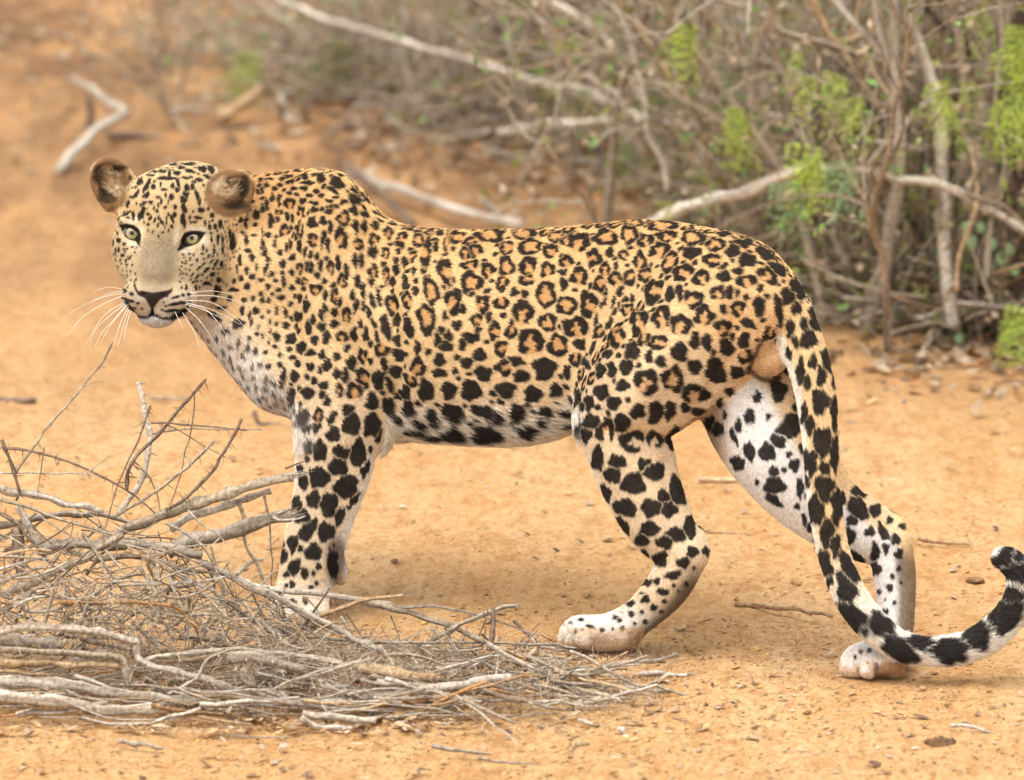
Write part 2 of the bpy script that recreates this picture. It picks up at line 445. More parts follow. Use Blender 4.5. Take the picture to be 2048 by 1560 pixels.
mixc(C, (0.30, 0.21, 0.14), far * sstep(60, 20, np.abs(X - 1400)) * 0.6)
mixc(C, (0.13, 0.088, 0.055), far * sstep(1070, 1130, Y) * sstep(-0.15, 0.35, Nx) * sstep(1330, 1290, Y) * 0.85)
mixc(C, WH2, far * (Y > 1285))
mixc(C, (0.30, 0.185, 0.10), far * sstep(48, 36, np.hypot(X - 1790, (Y - 1344) * 1.9)) * 0.9)
mixc(C, (0.09, 0.06, 0.04), far * sstep(8, 3, np.abs(X - 1752)) * (Y > 1325) * 0.8)
# tail
mixc(C, WHITE, istail * sstep(0.35, 0.85, -Nx - 0.15) * sstep(590, 660, Y) * 0.95)
mixc(C, WHITE, istail * sstep(1040, 1240, Y) * 0.9)
mixc(C, WHITE, istail * (X > 1770) * 1.0)
# head
hm = (X < 470) & (Y < 665) & (D < HD + 50)
hmf = sstep(480, 425, X + np.maximum(0, Y - 600) * 0.6 + np.maximum(0, 420 - Y) * -0.2) * sstep(HD + 75, HD + 20, D) * sstep(690, 640, Y)
def zf(x, y): return 140 + x / 3.9, 290 + y / 3.9
mixc(C, (0.575, 0.42, 0.225), hmf)
mixc(C, (0.47, 0.37, 0.23), hmf * sstep(440, 520, Y) * 0.8)
mixc(C, (0.29, 0.228, 0.142), hmf * sstep(1.3, 0.5, np.hypot((X - 317 + (Y - 500) * 0.12) / 43, (Y - 522) / 68)) * (D < HD - 30) * 0.95)
mixc(C, (0.53, 0.44, 0.33), hmf * sstep(575, 600, Y) * (D < HD - 40))
mixc(C, (0.62, 0.57, 0.52), hmf * sstep(622, 634, Y))
for (x, y, a, b, r) in ((500, 790, 16, 8, 30), (470, 600, 30, 7, -10), (905, 825, 16, 9, 0), (980, 655, 34, 6, 10), (1050, 740, 10, 18, 0), (545, 700, 6, 22, 0), (830, 700, 6, 22, 10)):
    x0, y0 = zf(x, y); t = math.radians(r); u = (X - x0) * math.cos(t) + (Y - y0) * math.sin(t); v = -(X - x0) * math.sin(t) + (Y - y0) * math.cos(t)
    mixc(C, (0.66, 0.58, 0.44), 0.7 * hmf * sstep(1.25, 0.5, np.hypot(u / a, v / b)))
C *= (0.88 + 0.20 * n3)[:, None] * (0.94 + 0.12 * n1)[:, None]

# --- spots
SPOTS = []      # px, py, rx, ry, angle, kind (s solid, r ring, c open ring)
LSTN = [0]
def addl(s, ox, oy, sc, kx=1.0):
    LSTN[0] += 1; old = [q for q in SPOTS]
    for e in s.replace('\n', ' ').split(';'):
        e = e.split()
        if not e: continue
        kind = 's'
        if e[-1] in 'src': kind = e.pop()
        v = [float(t) for t in e]; ang = v[4] if len(v) > 4 else 0
        X0, Y0, R0 = ox + v[0] / sc, oy + v[1] / sc, (v[2] + v[3]) / 2 / sc
        if any(math.hypot(q[0] - X0, q[1] - Y0) < 0.72 * (R0 + (q[2] + q[3]) / 2) for q in old): continue
        SPOTS.append((ox + v[0] / sc, oy + v[1] / sc, v[2] / sc * kx, v[3] / sc * kx, ang, kind))
# flank, haunch and thigh
addl('''130 200 70 35 r;170 270 70 55 r;35 280 40 45 r;35 390 45 60 r;160 390 50 60 c;155 465 50 35 c;290 300 50 40 c;320 215 50 35 r;380 240 40 26 c;385 360 40 35 c;
275 410 40 45 c;360 420 28 20;450 250 70 60 c;615 220 70 50 r;750 205 50 55 r;770 135 75 22 r;940 150 90 33 r;975 215 60 35 c;935 295 60 55 c;1120 220 70 45 r;1250 260 60 38 r;
1300 195 60 20;1420 245 55 28 10;845 240 50 40 c;545 340 45 50 c;640 310 22 32;720 320 35 30 c;815 360 38 60 c;990 360 45 68 30 r;1118 310 52 38;1240 350 58 40 c;1360 300 46 36;
1440 350 52 40;1545 310 60 30 25;460 445 50 55 c;580 490 40 45 c;610 405 32 42 c;675 385 14 30;370 490 25 36;80 540 26 28;140 545 22 22;265 555 55 78 r;390 615 60 55 r;515 610 50 75 c;
130 660 60 72 c;275 715 52 50 r;440 745 75 60 c;175 830 75 75 c;335 850 58 65 r;465 840 35 35;85 940 55 30 10;120 1030 50 40;255 985 68 66;20 980 45 50 c;185 1135 52 50;30 1110 60 48;
320 1115 36 42;85 1240 48 52;245 1235 52 28;390 1005 25 45;120 1340 60 34;1065 425 65 50 c;1180 460 52 48 c;850 440 45 48 c;900 535 60 75 20 c;992 550 26 48 10;1050 545 22 52 -8;1125 585 62 52 c;
1305 440 38 38;1300 388 34 18 -20;1390 410 34 22;1440 475 58 42 c;1560 440 66 48 40 c;1520 515 18 26;1620 395 60 36 25;1270 545 45 45 c;1335 535 24 40;1385 545 16 20;740 640 45 35 c;
810 715 52 78 c;940 690 52 68 c;1050 735 62 65 c;1190 680 56 60 c;1300 640 18 28;1390 635 45 48 c;1510 620 34 58 -10;1300 750 46 52 c;1450 720 50 26 30;1425 825 34 50 10;1320 860 40 55 -25;
1355 800 16 30 10;680 800 52 62 c;770 885 46 54;920 835 70 40 c;870 915 25 42;1045 890 50 56;935 945 28 32;1135 820 32 52;1205 830 30 52 -10;620 900 34 26;585 1000 30 48;650 990 26 50;735 975 40 44;
1135 975 46 42;1255 1000 58 80 -15;850 1070 66 76 c;1005 1050 62 74 r;590 1120 46 46;715 1085 42 36;660 1185 46 42;520 1185 30 48;570 1210 18 16;745 1165 14 16;1130 1140 80 58 c;1085 1210 32 40;
800 1235 44 46;905 1240 44 68 10;990 1235 34 56 10;530 1300 50 44 -20;505 1365 30 48;620 1350 52 72 c;710 1300 42 52;780 1410 72 62 c;905 1400 46 52 c;1025 1400 50 60;450 1150 28 50;
432 1270 20 46;500 960 24 40 -15;540 860 14 45 20;640 720 18 40 20;700 530 20 35 25;660 600 12 40 20;600 600 14 40 25;560 700 12 40;610 540 12 30;700 620 16 22;770 575 14 24;
1380 1010 45 36;150 1200 20 14;1150 1240 40 28;1225 1300 30 38;1280 1190 22 34;1335 1120 26 22;1180 1330 20 30;1310 1260 14 30''', 1000, 400, 2.926)
# shoulder, withers, ribs
addl('''550 130 36 9;385 145 34 8;250 165 30 7;325 180 40 12;430 180 32 19 10;455 222 46 15;335 218 36 14;540 185 30 40 -35;655 220 54 34 35;770 265 26 18 30;620 270 54 18 25;850 330 32 20 35;770 330 44 32 40;
920 420 28 14 30;765 410 26 36 -20;840 430 28 20 25;430 262 28 18;365 262 26 14;330 290 22 12;380 303 20 12;465 310 26 14;515 280 22 14;550 308 22 14;420 343 24 19;500 358 34 15;498 405 32 20;
605 345 28 10;645 318 20 12;610 385 28 16;695 350 28 14 -20;640 383 26 12 -20;595 418 28 16;190 200 36 12;175 240 22 16;230 265 22 16;265 240 22 16;
695 460 46 52 r;780 515 20 50;838 515 22 42;910 500 26 38 -20;940 475 30 12 20;995 565 34 46 c;1035 500 38 10 10;1130 535 38 14 10;1195 552 28 12;1090 610 38 56 15 c;1205 612 42 46 r;1285 560 28 24 c;
1350 562 26 22;1255 700 34 105 8 c;1320 650 18 42;1400 620 24 76 12 c;1460 590 66 40 c;1440 670 18 18;1520 700 36 50 c;1590 680 52 50 c;1550 780 60 34 -15 c;1690 580 100 46 r;1675 815 45 55 c;
680 600 42 76 c;795 635 32 42 c;905 605 38 42 c;895 690 34 42;985 700 28 45 c;1070 685 16 19;1055 750 22 26;1115 760 20 42;1165 720 26 42 c;1175 820 16 34;1240 820 20 22;1190 890 16 22;
772 745 18 52;818 745 18 52;665 765 18 52;715 825 16 55 -8;610 800 24 56 c;895 825 34 52 c;985 850 26 74 c;1055 810 22 38;880 890 20 40 -10;1025 895 32 32;1120 900 22 62 -10;1390 830 50 96 -12 c;
1430 885 26 36;1385 925 20 18;1290 960 52 100 -8 r;1185 960 22 34 -10;1565 900 72 74 r;1560 970 28 24;790 890 20 46 -12;828 950 18 58 -8;690 890 32 52 c;760 985 18 42;640 990 26 56 c;
510 950 38 46 c;575 990 18 42;665 1030 22 30;890 1020 18 52 -15;935 1000 16 70 -8;1130 1020 34 66 -15 c;1440 1030 56 90 c;1505 1080 26 36;1390 1125 26 32;1470 1185 36 30;1640 1050 50 60 c;
1600 1155 42 48 c;1685 1130 24 42;1610 1210 26 26;1030 1050 46 76 -12 c;1060 1150 30 50;1260 1140 60 105 -10 r;1140 1200 28 80 -15;985 1200 30 84 -15;930 1260 12 60 -15;870 1100 20 60 -25;
905 1170 14 50 -20;835 1060 14 40 -15;390 1130 34 38;445 1060 20 42;400 1000 20 28;490 1150 20 38;460 1200 22 46;550 1115 20 40;570 1080 18 42;550 1200 28 30;635 1100 25 30;
635 1180 28 26;715 1120 28 58 c;780 1060 20 50 10;810 1175 18 32;245 1270 25 34;340 1280 36 34;395 1225 18 22;410 1340 32 44 30;480 1370 38 26;500 1285 25 28;580 1270 28 46;685 1270 44 38 c;
770 1250 26 46;850 1250 25 50;1060 1290 28 38;1200 1340 22 45;1360 1220 25 25;1335 1290 25 48;1410 1260 30 42;1390 1330 48 36;1560 1270 56 34 10;1500 1320 28 42;
480 800 20 40;540 780 18 36;285 770 24 28;440 690 16 40 5;475 710 14 28;520 720 16 26;490 610 34 44 c;560 600 18 60 8;595 640 16 50 -5;405 540 26 50 c;485 490 34 38;560 480 28 28;610 520 16 46;
410 420 28 38 c;335 365 34 44 c;260 335 18 40;215 320 16 34;180 370 16 38;145 395 16 32;260 425 28 22 c;245 470 18 18;315 450 16 30;350 465 12 28;300 550 36 44 c;345 530 12 20;205 480 22 50;
105 440 24 32;60 435 16 30;120 280 18 22;145 270 16 26;85 350 14 26;230 630 10 28;185 575 20 20;150 560 8 40;40 610 14 44;35 500 14 40;145 640 12 50;160 690 20 30;265 695 18 18;310 660 12 34;
340 640 14 28;380 590 14 22;400 650 14 50;350 730 28 18 -45;290 890 10 44;235 885 14 14;185 925 16 20;170 800 12 44 15;210 840 24 18 -40;345 830 16 20;405 800 22 40 c;455 790 18 34;520 850 20 20;
435 890 30 24 c;350 935 18 20;430 940 16 16;270 1000 24 18;215 975 12 14;145 1020 14 16;185 1015 14 22;340 1040 18 20;300 1100 14 34;240 1090 10 26;188 1095 12 16;105 1090 22 26;70 1160 10 34;
145 1130 10 14;195 1160 12 16;240 1175 14 16;308 1190 24 24;200 1225 10 18;120 1200 8 20;150 1260 8 16;190 1300 8 20''', 480, 300, 3.392)
# lower shoulder, belly, near fore leg
addl('''350 365 32 46;432 365 28 40 c;425 422 22 30;375 425 26 18;510 375 22 46 25;600 335 40 32;620 412 46 54;735 415 46 62;820 312 32 52;520 465 38 36;772 480 16 42 20;380 528 24 38;445 555 36 58;
562 575 42 44;545 645 50 50;660 575 42 72;727 550 12 22;695 655 24 50 15;375 605 15 18;440 710 50 52;355 735 28 36;335 665 16 30;595 760 60 60;410 830 36 45;495 860 46 60;635 830 14 58 35;
320 855 26 40;555 925 22 52 18;350 925 42 34;380 1000 36 64 35;480 1010 45 50;295 1080 30 46;335 1105 24 16;410 1125 45 42;245 1145 20 38;515 1105 20 22;305 1205 30 46 20;360 1240 22 28;
440 1205 17 20;260 1245 18 20;410 1240 12 16;518 1180 26 85;293 1305 17 20;260 1310 12 14;395 1320 17 13;427 1298 12 16;300 1415 18 30 -25;365 1395 18 22;190 1295 12 20;240 1060 10 30;
375 240 36 35;460 195 28 26;450 245 18 28;480 285 22 28;547 230 24 42 c;630 230 48 50 c;730 285 38 52;770 165 32 62;685 155 40 58 -20 c;538 135 24 34;582 140 20 44;615 70 30 42;800 80 18 52 -15;
830 195 18 52 -15;280 260 22 56;240 140 16 46;300 145 26 36;317 75 18 20;388 92 24 26;408 170 17 22;367 150 14 16;440 112 14 22;480 80 25 36;457 30 22 28;225 185 14 28;
885 25 44 36 20;860 120 46 36 20;915 235 32 46;985 95 42 55 c;1105 50 34 36;1105 125 42 26;1030 225 44 62;930 320 36 40;1050 355 32 42 -20;1260 70 32 30;1160 225 44 50;1330 25 42 40;
1350 130 52 40 15;1280 225 58 60;1175 345 58 50 20;1465 225 66 56;1340 335 60 32 10;1410 372 38 38;1460 85 45 48;1540 60 46 30;1560 145 45 40;1690 105 60 65 c;1625 240 46 46;1755 235 32 42;
1530 345 46 52;1690 335 46 28;1560 440 60 30;1150 455 66 30 8;1335 455 78 44;970 400 40 20 20;935 440 54 20;1030 470 50 18;1820 120 20 42''', 480, 700, 2.786)
# near hind leg below the thigh
addl('''345 285 36 66;460 310 48 42;435 380 48 50;560 440 66 60;625 325 36 38;680 365 62 50;395 490 24 56 -20;510 580 66 46 20;665 585 56 54;740 515 34 42;775 590 44 48;820 480 42 86 -12;500 685 22 60 -35;
655 710 55 38;820 745 56 38 15;900 695 36 70;610 780 44 32 20;750 790 48 36 10;625 890 28 56 -18;720 890 42 42;912 848 34 32;990 842 20 28;858 912 35 32;800 985 50 24 -8;925 945 12 14;640 1030 30 24;
702 1022 22 22 -20;740 1088 34 20;805 1050 14 14;835 1082 10 10;880 1040 15 12;637 1135 26 22;615 1098 15 8;548 1160 26 18 -30;685 1185 22 20;752 1145 18 14;730 1205 14 12;615 1210 12 12;
550 1225 20 20;497 1215 7 7;635 1265 18 18;480 1258 16 14 -40;453 1242 15 14;570 1278 12 12;497 1312 14 18;437 1315 9 12;372 1318 17 15;305 1298 30 15 25;252 1258 16 10;190 1278 8 12;
215 1325 10 14;255 1318 8 10;545 1335 10 10;155 1280 6 12;695 195 46 56 c;790 210 46 66;850 230 16 90''', 1080, 820, 3.0)
# far hind leg and tail
addl('''325 295 34 50 -15;237 322 20 27;207 405 24 32;285 408 15 14;372 450 40 54 35;335 500 32 32;208 550 22 38 -15;283 552 32 36;160 440 12 28;143 490 12 36 -20;75 455 25 28;375 565 14 14;398 608 20 26;
312 635 20 20;355 630 12 12;315 695 42 32;420 705 16 38;410 783 16 15;160 600 32 24 40;240 680 10 14;310 755 42 16 35;395 365 12 18;190 225 42 26;440 840 10 25;620 600 26 54 -35;670 720 32 28;
665 790 32 54 -25;640 843 26 20;735 800 24 26;770 890 16 36 -30;627 910 24 36;800 845 16 16;852 868 16 14;717 893 22 20;822 923 18 22;738 975 18 36;783 960 14 20;838 985 18 20;
737 1045 25 28;660 1010 22 48 -35;838 1048 12 12;810 1080 12 14;800 1128 16 15;845 1105 8 8;757 1143 10 12;820 1190 9 10;783 1228 15 14;750 1195 8 12;780 1178 6 6;677 1396 10 10;
713 1393 10 10;655 1420 6 10;707 1445 5 6;425 215 18 62;450 258 18 32;475 170 18 36;510 230 20 42;527 165 20 52 -15;560 240 10 50;505 340 36 56;440 385 14 50;465 440 18 38;562 385 15 78;
515 510 34 60;465 600 26 56;565 560 16 72;525 625 22 32;525 705 38 56;455 660 12 40;490 800 32 60 -10;575 780 24 76;535 890 28 60;570 945 22 45;525 1020 30 52 -20;545 1095 12 30;625 1040 26 72 -25;
615 1120 36 62 -20;640 1240 40 62 -45;570 1190 8 14;755 1280 56 40 40;690 1300 16 20;830 1380 80 38 35;920 1360 52 28 10;1040 1395 74 46;1155 1340 54 50 -30;1280 1260 74 52 -35;1320 1172 50 30;
1345 1080 62 42 10;1285 1010 56 34 -35;1350 1010 30 30''', 1400, 640, 2.108)
# upper tail
addl('''1625 640 24 92 -8;1680 560 44 48 -30;1730 630 30 36;1745 510 46 66 -40;1845 685 40 76 -18;1862 620 8 46;1695 745 28 52;1775 720 26 36;1800 810 46 54;1725 820 20 40 -15;1690 890 16 40 -15;
1830 940 28 56;1905 920 24 60 -10;1770 960 24 50;1880 1020 26 50;1945 960 7 40''', 1000, 400, 2.926)
NBODY = len(SPOTS)
# face
addl('''720 207 28 15;660 212 25 10;625 237 32 10;515 390 16 40 35;595 395 32 18 -35;545 290 22 30 30;600 320 18 58 28;650 330 18 24;800 150 35 15;870 180 30 15;835 222 28 18;940 210 40 14 10;
760 262 86 13;842 296 12 44 -15;905 260 35 12 10;1005 275 30 16 15;1070 250 36 15 15;1030 190 36 24 20;1100 190 26 36 -20;775 225 12 30;930 150 50 14;800 320 18 22;835 352 20 20;912 345 22 36;950 330 18 26;
905 385 25 30;885 430 28 28;990 400 14 50 -15;1005 445 14 34;965 290 20 12;705 310 8 24;735 350 25 11;690 410 20 12;712 440 9 30;745 395 9 20;790 410 22 24;765 450 8 20;690 470 8 20;740 490 14 12;
820 485 16 20;885 495 20 42 -20;1020 512 26 22 30;630 450 18 16;572 462 38 13 -35;455 460 14 32 15;520 460 8 14;655 495 9 16;610 540 18 12;625 572 24 12 -50;560 540 22 56 22;495 555 14 36;
440 540 46 10 -30;455 570 18 11;340 550 12 30;385 570 9 24 15;405 470 9 24 25;815 545 16 22;880 590 20 56 -6;795 580 12 36 -20;755 575 9 22;750 605 9 18;725 612 7 22;705 595 8 26;690 570 9 20;
660 590 11 26 10;610 625 11 15;790 640 11 18;685 630 8 18;765 672 9 14;720 685 12 8;645 680 8 14;690 715 7 12;735 645 7 14;765 545 9 18;610 670 6 12;
1105 550 18 20;995 570 30 13 10;930 570 9 20;960 605 32 10;1130 640 16 25;1085 645 14 22;1170 620 16 34;1050 610 12 22;1075 500 12 15;1150 735 13 42;1186 740 10 34;1100 740 11 25;1120 815 9 42;
1186 820 9 34;1035 800 9 26;1062 822 9 20;1030 850 12 13;990 900 9 15;960 860 7 13;935 890 7 14;1000 962 26 7 -40;1040 930 26 7 -42;1060 975 30 12 -42;1100 910 20 10 -50;1135 920 13 30 25;
1180 930 12 26;1105 1010 26 16 -30;950 1012 20 6 -50;990 1025 26 7 -50;965 1065 22 7 -50;930 975 9 8;900 970 7 8;900 925 9 8;910 1010 6 9;940 1050 7 10;905 1110 13 13;870 1110 8 8;1060 1080 30 16 -10;
980 1110 12 14;875 1040 6 6;860 1010 6 6;890 880 6 6;870 950 6 6;945 940 13 7;1075 870 10 18 20;870 990 5 5;855 970 5 5;885 1005 5 6;
1265 760 24 66;1245 700 12 40;1155 1055 22 22;1275 1130 42 16;1145 1130 30 36;1120 1205 26 20;1275 1060 16 20;1180 1265 42 16;1240 1195 22 22;1125 1330 62 20 28;1310 1390 50 34;1210 1440 36 28;
1340 1290 18 36;1385 740 22 55;1320 900 16 40;1415 880 22 30;1375 980 16 34;1380 1100 26 26;1450 950 10 30;1520 960 14 40;1505 800 16 60;1400 1330 14 40;1300 970 8 40;
380 745 18 20;425 775 14 13;385 820 11 22;412 865 16 13;340 770 7 26;360 830 7 26;440 900 9 18 30;470 880 25 7 -50;445 930 14 7;395 900 7 12;335 680 7 30;370 690 7 16;350 630 7 16;430 835 8 12;
440 1070 9 14;450 1105 8 7;425 1135 22 9 20;480 1160 18 7 30;455 1207 56 7 18;465 1260 44 8 28;440 1235 26 12;480 1290 30 10 35;530 1235 14 5 20;505 1270 12 5 20;
825 1185 36 6 -18;880 1170 14 7;925 1162 18 7;850 1235 92 8 -8;745 1255 14 5;800 1290 70 7 -4;760 1180 8 5;730 1225 8 4;830 1325 62 18 -20;885 1290 34 16 -25;720 1285 14 4;560 1275 12 4 20;
600 500 5 8;580 610 6 10;505 640 4 6''', 140, 290, 3.9)

# depth map of the camera side, to seat every spot on the skin
CELL = 3.0
gx = ((X - LO[0]) / CELL).astype(int); gy = ((Y - LO[1]) / CELL).astype(int)
GW, GH = gx.max() + 2, gy.max() + 2
vis = Nz < 0.15
if np.median(Nz[(D < np.median(D))]) > 0: print('NORMALS FLIPPED')
ZB = np.full(GW * GH, 1e9); np.minimum.at(ZB, (gx * GH + gy)[vis], D[vis]); ZB = ZB.reshape(GW, GH)
front = vis & (D < ZB[gx, gy] + 14 + 42 * np.clip(1 + Nz, 0, 1))
# vertex buckets for neighbourhood queries
BK = 24.0
bx = ((P - LO) / BK).astype(int); NB = bx.max(0) + 2
bid = (bx[:, 0] * NB[1] + bx[:, 1]) * NB[2] + bx[:, 2]
order = np.argsort(bid, kind='stable'); sbid = bid[order]
def near(c, r):
    a = np.maximum(((c - r - LO) / BK).astype(int), 0); b = np.minimum(((c + r - LO) / BK).astype(int), NB - 1)
    out = []
    for i in range(a[0], b[0] + 1):
        for j in range(a[1], b[1] + 1):
            base = (i * NB[1] + j) * NB[2]
            s0, s1 = np.searchsorted(sbid, base + a[2]), np.searchsorted(sbid, base + b[2] + 1)
            if s1 > s0: out.append(order[s0:s1])
    return np.concatenate(out) if out else np.zeros(0, int)
# warped coordinates give ragged, furry edges
WPX = (vnoise(P, (10, 10, 10), 11) - 0.5) * 5 + (vnoise(P, (4, 4, 4), 12) - 0.5) * 2.6
WPY = (vnoise(P, (10, 10, 10), 13) - 0.5) * 5 + (vnoise(P, (4, 4, 4), 14) - 0.5) * 2.6
T1 = np.full(len(P), -99.0); T2 = np.full(len(P), -99.0); DSD = np.full(len(P), -99.0); INN = np.zeros(len(P)); FCE = np.zeros(len(P), bool)
def claim(I, t, sd, inn, face=False):
    # every spot owns its patch of skin, so neighbours stay apart by a pale seam
    w_ = t > T1[I]; J = I[w_]
    T2[J] = T1[J]; T1[J] = t[w_]; DSD[J] = sd[w_]; INN[J] = inn[w_]; FCE[J] = face
    K = I[~w_]; T2[K] = np.maximum(T2[K], t[~w_])
def shape(a, b, rx, ry, kind, rs):
    """darkness and inner tint for local coordinates"""
    m = (rx + ry) / 2
    r = np.hypot(a / rx, b / ry) + 1e-6; th = np.arctan2(b / ry, a / rx)
    ph = rs.uniform(0, 6.28, 4)
    lump = 1 + (0.10 * np.cos(3 * th + ph[0]) + 0.07 * np.cos(5 * th + ph[1])) * (1 if m > 7 else 0.4)
    sd = (lump - r) * m
    if kind == 's':
        return sd, sd, np.zeros_like(sd)
    if True:
        w = 0.46 * (1 + 0.22 * np.cos(3 * th + ph[2]) + 0.18 * np.cos(4 * th + ph[3]))
        if kind == 'c':
            g0 = rs.normal(1.2, 0.9); da = np.abs((th - g0 + math.pi) % (2 * math.pi) - math.pi)
            w = w * (1 - 1.25 * np.exp(-(da / 0.55) ** 2)) * 1.12
        else:
            g0 = rs.uniform(0, 6.28); da = np.abs((th - g0 + math.pi) % (2 * math.pi) - math.pi)
            w = w * (1 - 0.7 * np.exp(-(da / 0.3) ** 2))
        mid = 0.66 if kind == 'c' else 0.73
        sd2 = (w * (0.68 if kind == 'c' else 0.56) - np.abs(r - mid * lump)) * m
        return sd, sd2, sstep(1.0, 0.72, r)
HC = np.zeros((len(SPOTS), 5))
for si, (x, y, rx, ry, ang, kind) in enumerate(SPOTS):
    rs = np.random.RandomState(si + 5)
    ix, iy = int((x - LO[0]) / CELL), int((y - LO[1]) / CELL)
    if not (0 <= ix < GW and 0 <= iy < GH): continue
    z = ZB[max(0, ix - 1):ix + 2, max(0, iy - 1):iy + 2].min()
    if z > 1e8:
        z = ZB[max(0, ix - 4):ix + 5, max(0, iy - 4):iy + 5].min()
        if z > 1e8: continue
    face = si >= NBODY
    if face: mz_ = 1.9 if (y > 568 and x < 392 and ry < 4) else 1.12; rx, ry = max(2.1, rx * 1.1), max(2.1, ry * mz_)
    R = max(rx, ry)
    if min(rx, ry) < 1.2: continue
    c = np.array([x, y, z]); HC[si] = (x, y, z, (rx + ry) / 2, 1)
    lim = 1.35 * R + 6
    I = near(c, lim + 10)
    k = front[I] & (np.abs(P[I, 0] - x) < lim) & (np.abs(P[I, 1] - y) < lim) & (np.abs(P[I, 2] - z) < 1.6 * R + 14)
    I = I[k]
    if len(I) == 0: continue
    wf = 0.35 if (face or R < 5) else (1.0 if R > 9 else 0.7)
    a = P[I, 0] - x + WPX[I] * wf; b = P[I, 1] - y + WPY[I] * wf
    t = math.radians(ang); a, b = a * math.cos(t) + b * math.sin(t), -a * math.sin(t) + b * math.cos(t)
    if kind == 's' and not face: q_ = (1.10 if y < 700 else 1.05 if y < 840 else 1.16) if R > 9 else (1.18 if y < 800 else 1.08); rx, ry = rx * q_, ry * q_
    if kind != 's': rx, ry = rx * 1.10, ry * 1.10
    t_, d, inn = shape(a, b, rx, ry, kind, rs)
    claim(I, t_, d, inn, face)
print('hand spots', len(SPOTS), time.time() - T0)

# the rest of the coat (far side, spine, and anything not yet covered): size-graded dart throwing
def spacing(c):
    x, y, z = c
    if x < 470 and y < 660: return 15.0
    if x < 700 and y < 880: return 22 + 10 * min(1, max(0, (x - 560) / 140))
    if y > 1180: return 22.0
    if y > 1100: return 26.0
    return 42.0
cand = np.random.RandomState(3).permutation(len(P))[:52000]
pl = [(h[0], h[1], h[2], h[3]) for h in HC if h[4] > 0]
hg = {}
def hk(x, y, z): return (int(x // 50), int(y // 50), int(z // 50))
for h in pl: hg.setdefault(hk(*h[:3]), []).append(h)
fill = []
for cn, ci in enumerate(cand):
    p = P[ci]; x, y, z = p
    small = cn > 20000
    if test[ci]: continue
    fc = x < 480 and y < 665 and z < HD + 35
    if fc:
        if np.hypot((x - 314) / 44, (y - 530) / 82) < 1 or y > 575 or not small or np.hypot((x - 265) / 34, (y - 468) / 26) < 1 or np.hypot((x - 385) / 38, (y - 478) / 28) < 1 or np.hypot((x - 325) / 40, (y - 470) / 40) < 1: continue
    if front[ci] and (y > 850 or istail[ci] or (x > 1240 and y > 740)): continue
    s = spacing(p)
    if istail[ci]: s = 34
    if small: s = min(s, 25)
    if cn > 36000: s = min(s, 19)
    if fc: s = 10.5 if y > 430 else 13
    r = s * 0.33
    fr = front[ci]
    ok = True
    k0 = hk(x, y, z)
    for i in (-1, 0, 1):
        for j in (-1, 0, 1):
            for l in (-1, 0, 1):
                for h in hg.get((k0[0] + i, k0[1] + j, k0[2] + l), ()):
                    dd = (h[0] - x) ** 2 + (h[1] - y) ** 2 + (h[2] - z) ** 2
                    m = h[3] * (1.12 if fr else 1.0) + r + (0.6 if fc else 1.6)
                    if dd < m * m: ok = False; break
                if not ok: break
            if not ok: break
        if not ok: break
    if not ok: continue
    h = (x, y, z, r); hg.setdefault(k0, []).append(h); fill.append((ci, r))
for fi, (ci, r) in enumerate(fill):
    rs = np.random.RandomState(fi + 9000)
    p = P[ci]; n = NRM[ci]
    u = np.array([1.0, 0.2, 0]); u -= n * (u @ n); u /= np.linalg.norm(u) + 1e-9
    v = np.cross(n, u)
    I = near(p, r * 1.5 + 6); q = P[I] - p
    k = (np.abs(q @ n) < r * 1.2) & (NRM[I] @ n > 0.2) & (istail[I] == istail[ci]); I = I[k]; q = q[k]
    kind = 'c' if (r > 12 and 700 < p[0] < 1560 and p[1] < 780) else 's'
    a = q @ u + WPX[I] * min(0.7, r / 12); b = q @ v + WPY[I] * min(0.7, r / 12)
    rr = r * (1.2 if kind == 'c' else rs.uniform(0.75, 1.0)); e = rs.uniform(0.8, 1.25)
    t_, d, inn = shape(a, b, rr * e, rr / e, kind, rs); claim(I, t_, d, inn, p[0] < 470 and p[1] < 660 and p[2] < HD + 35)
print('fill spots', len(fill), time.time() - T0)
GAP = np.where(FCE, 0.9, np.clip(1.2 + T1 * 0.10, 1.2, 3.2)); SOFT = np.where(FCE, 1.3, 1.8)
BLK = sstep(-1, 1, np.minimum(DSD, (T1 - T2) - GAP) / SOFT)
INN *= sstep(-3, 1, T1)
mixc(C, np.array(OCH) * 0.86, INN * np.where(X > 1230, 0.62, 0.8) * (Y < 860) * (1 - belly))
BLK *= 1 - 0.15 * throat
# ears keep their own markings
eL = np.hypot((X - 222) / 43, (Y - 366) / 55); eR = np.hypot((X - 461) / 51, (Y - 387) / 48)
eLm = sstep(1.12, 0.9, eL) * sstep(266, 246, X) * (D < HD + 90); eRm = sstep(1.1, 0.92, eR) * (D < HD + 50)
er = (eLm > 0.4) | (eRm > 0.4)
BLK *= 1 - np.clip(eLm + eRm, 0, 1)
ecol = np.array((0.235, 0.13, 0.057)) * (0.75 + 0.5 * n2)[:, None]
em = np.clip(eLm + eRm, 0, 1)[:, None]
C = C * (1 - em) + ecol * em
for (cx, cy, a, b, m) in ((227, 364, 22, 30, eLm), (452, 374, 30, 22, eRm)):
    inner = m * sstep(1.25, 0.6, np.hypot((X - cx) / a, (Y - cy) / b))
    mixc(C, (0.50, 0.375, 0.225), inner * sstep(0.2, 0.6, vnoise(P, (14, 5, 14), 21)))
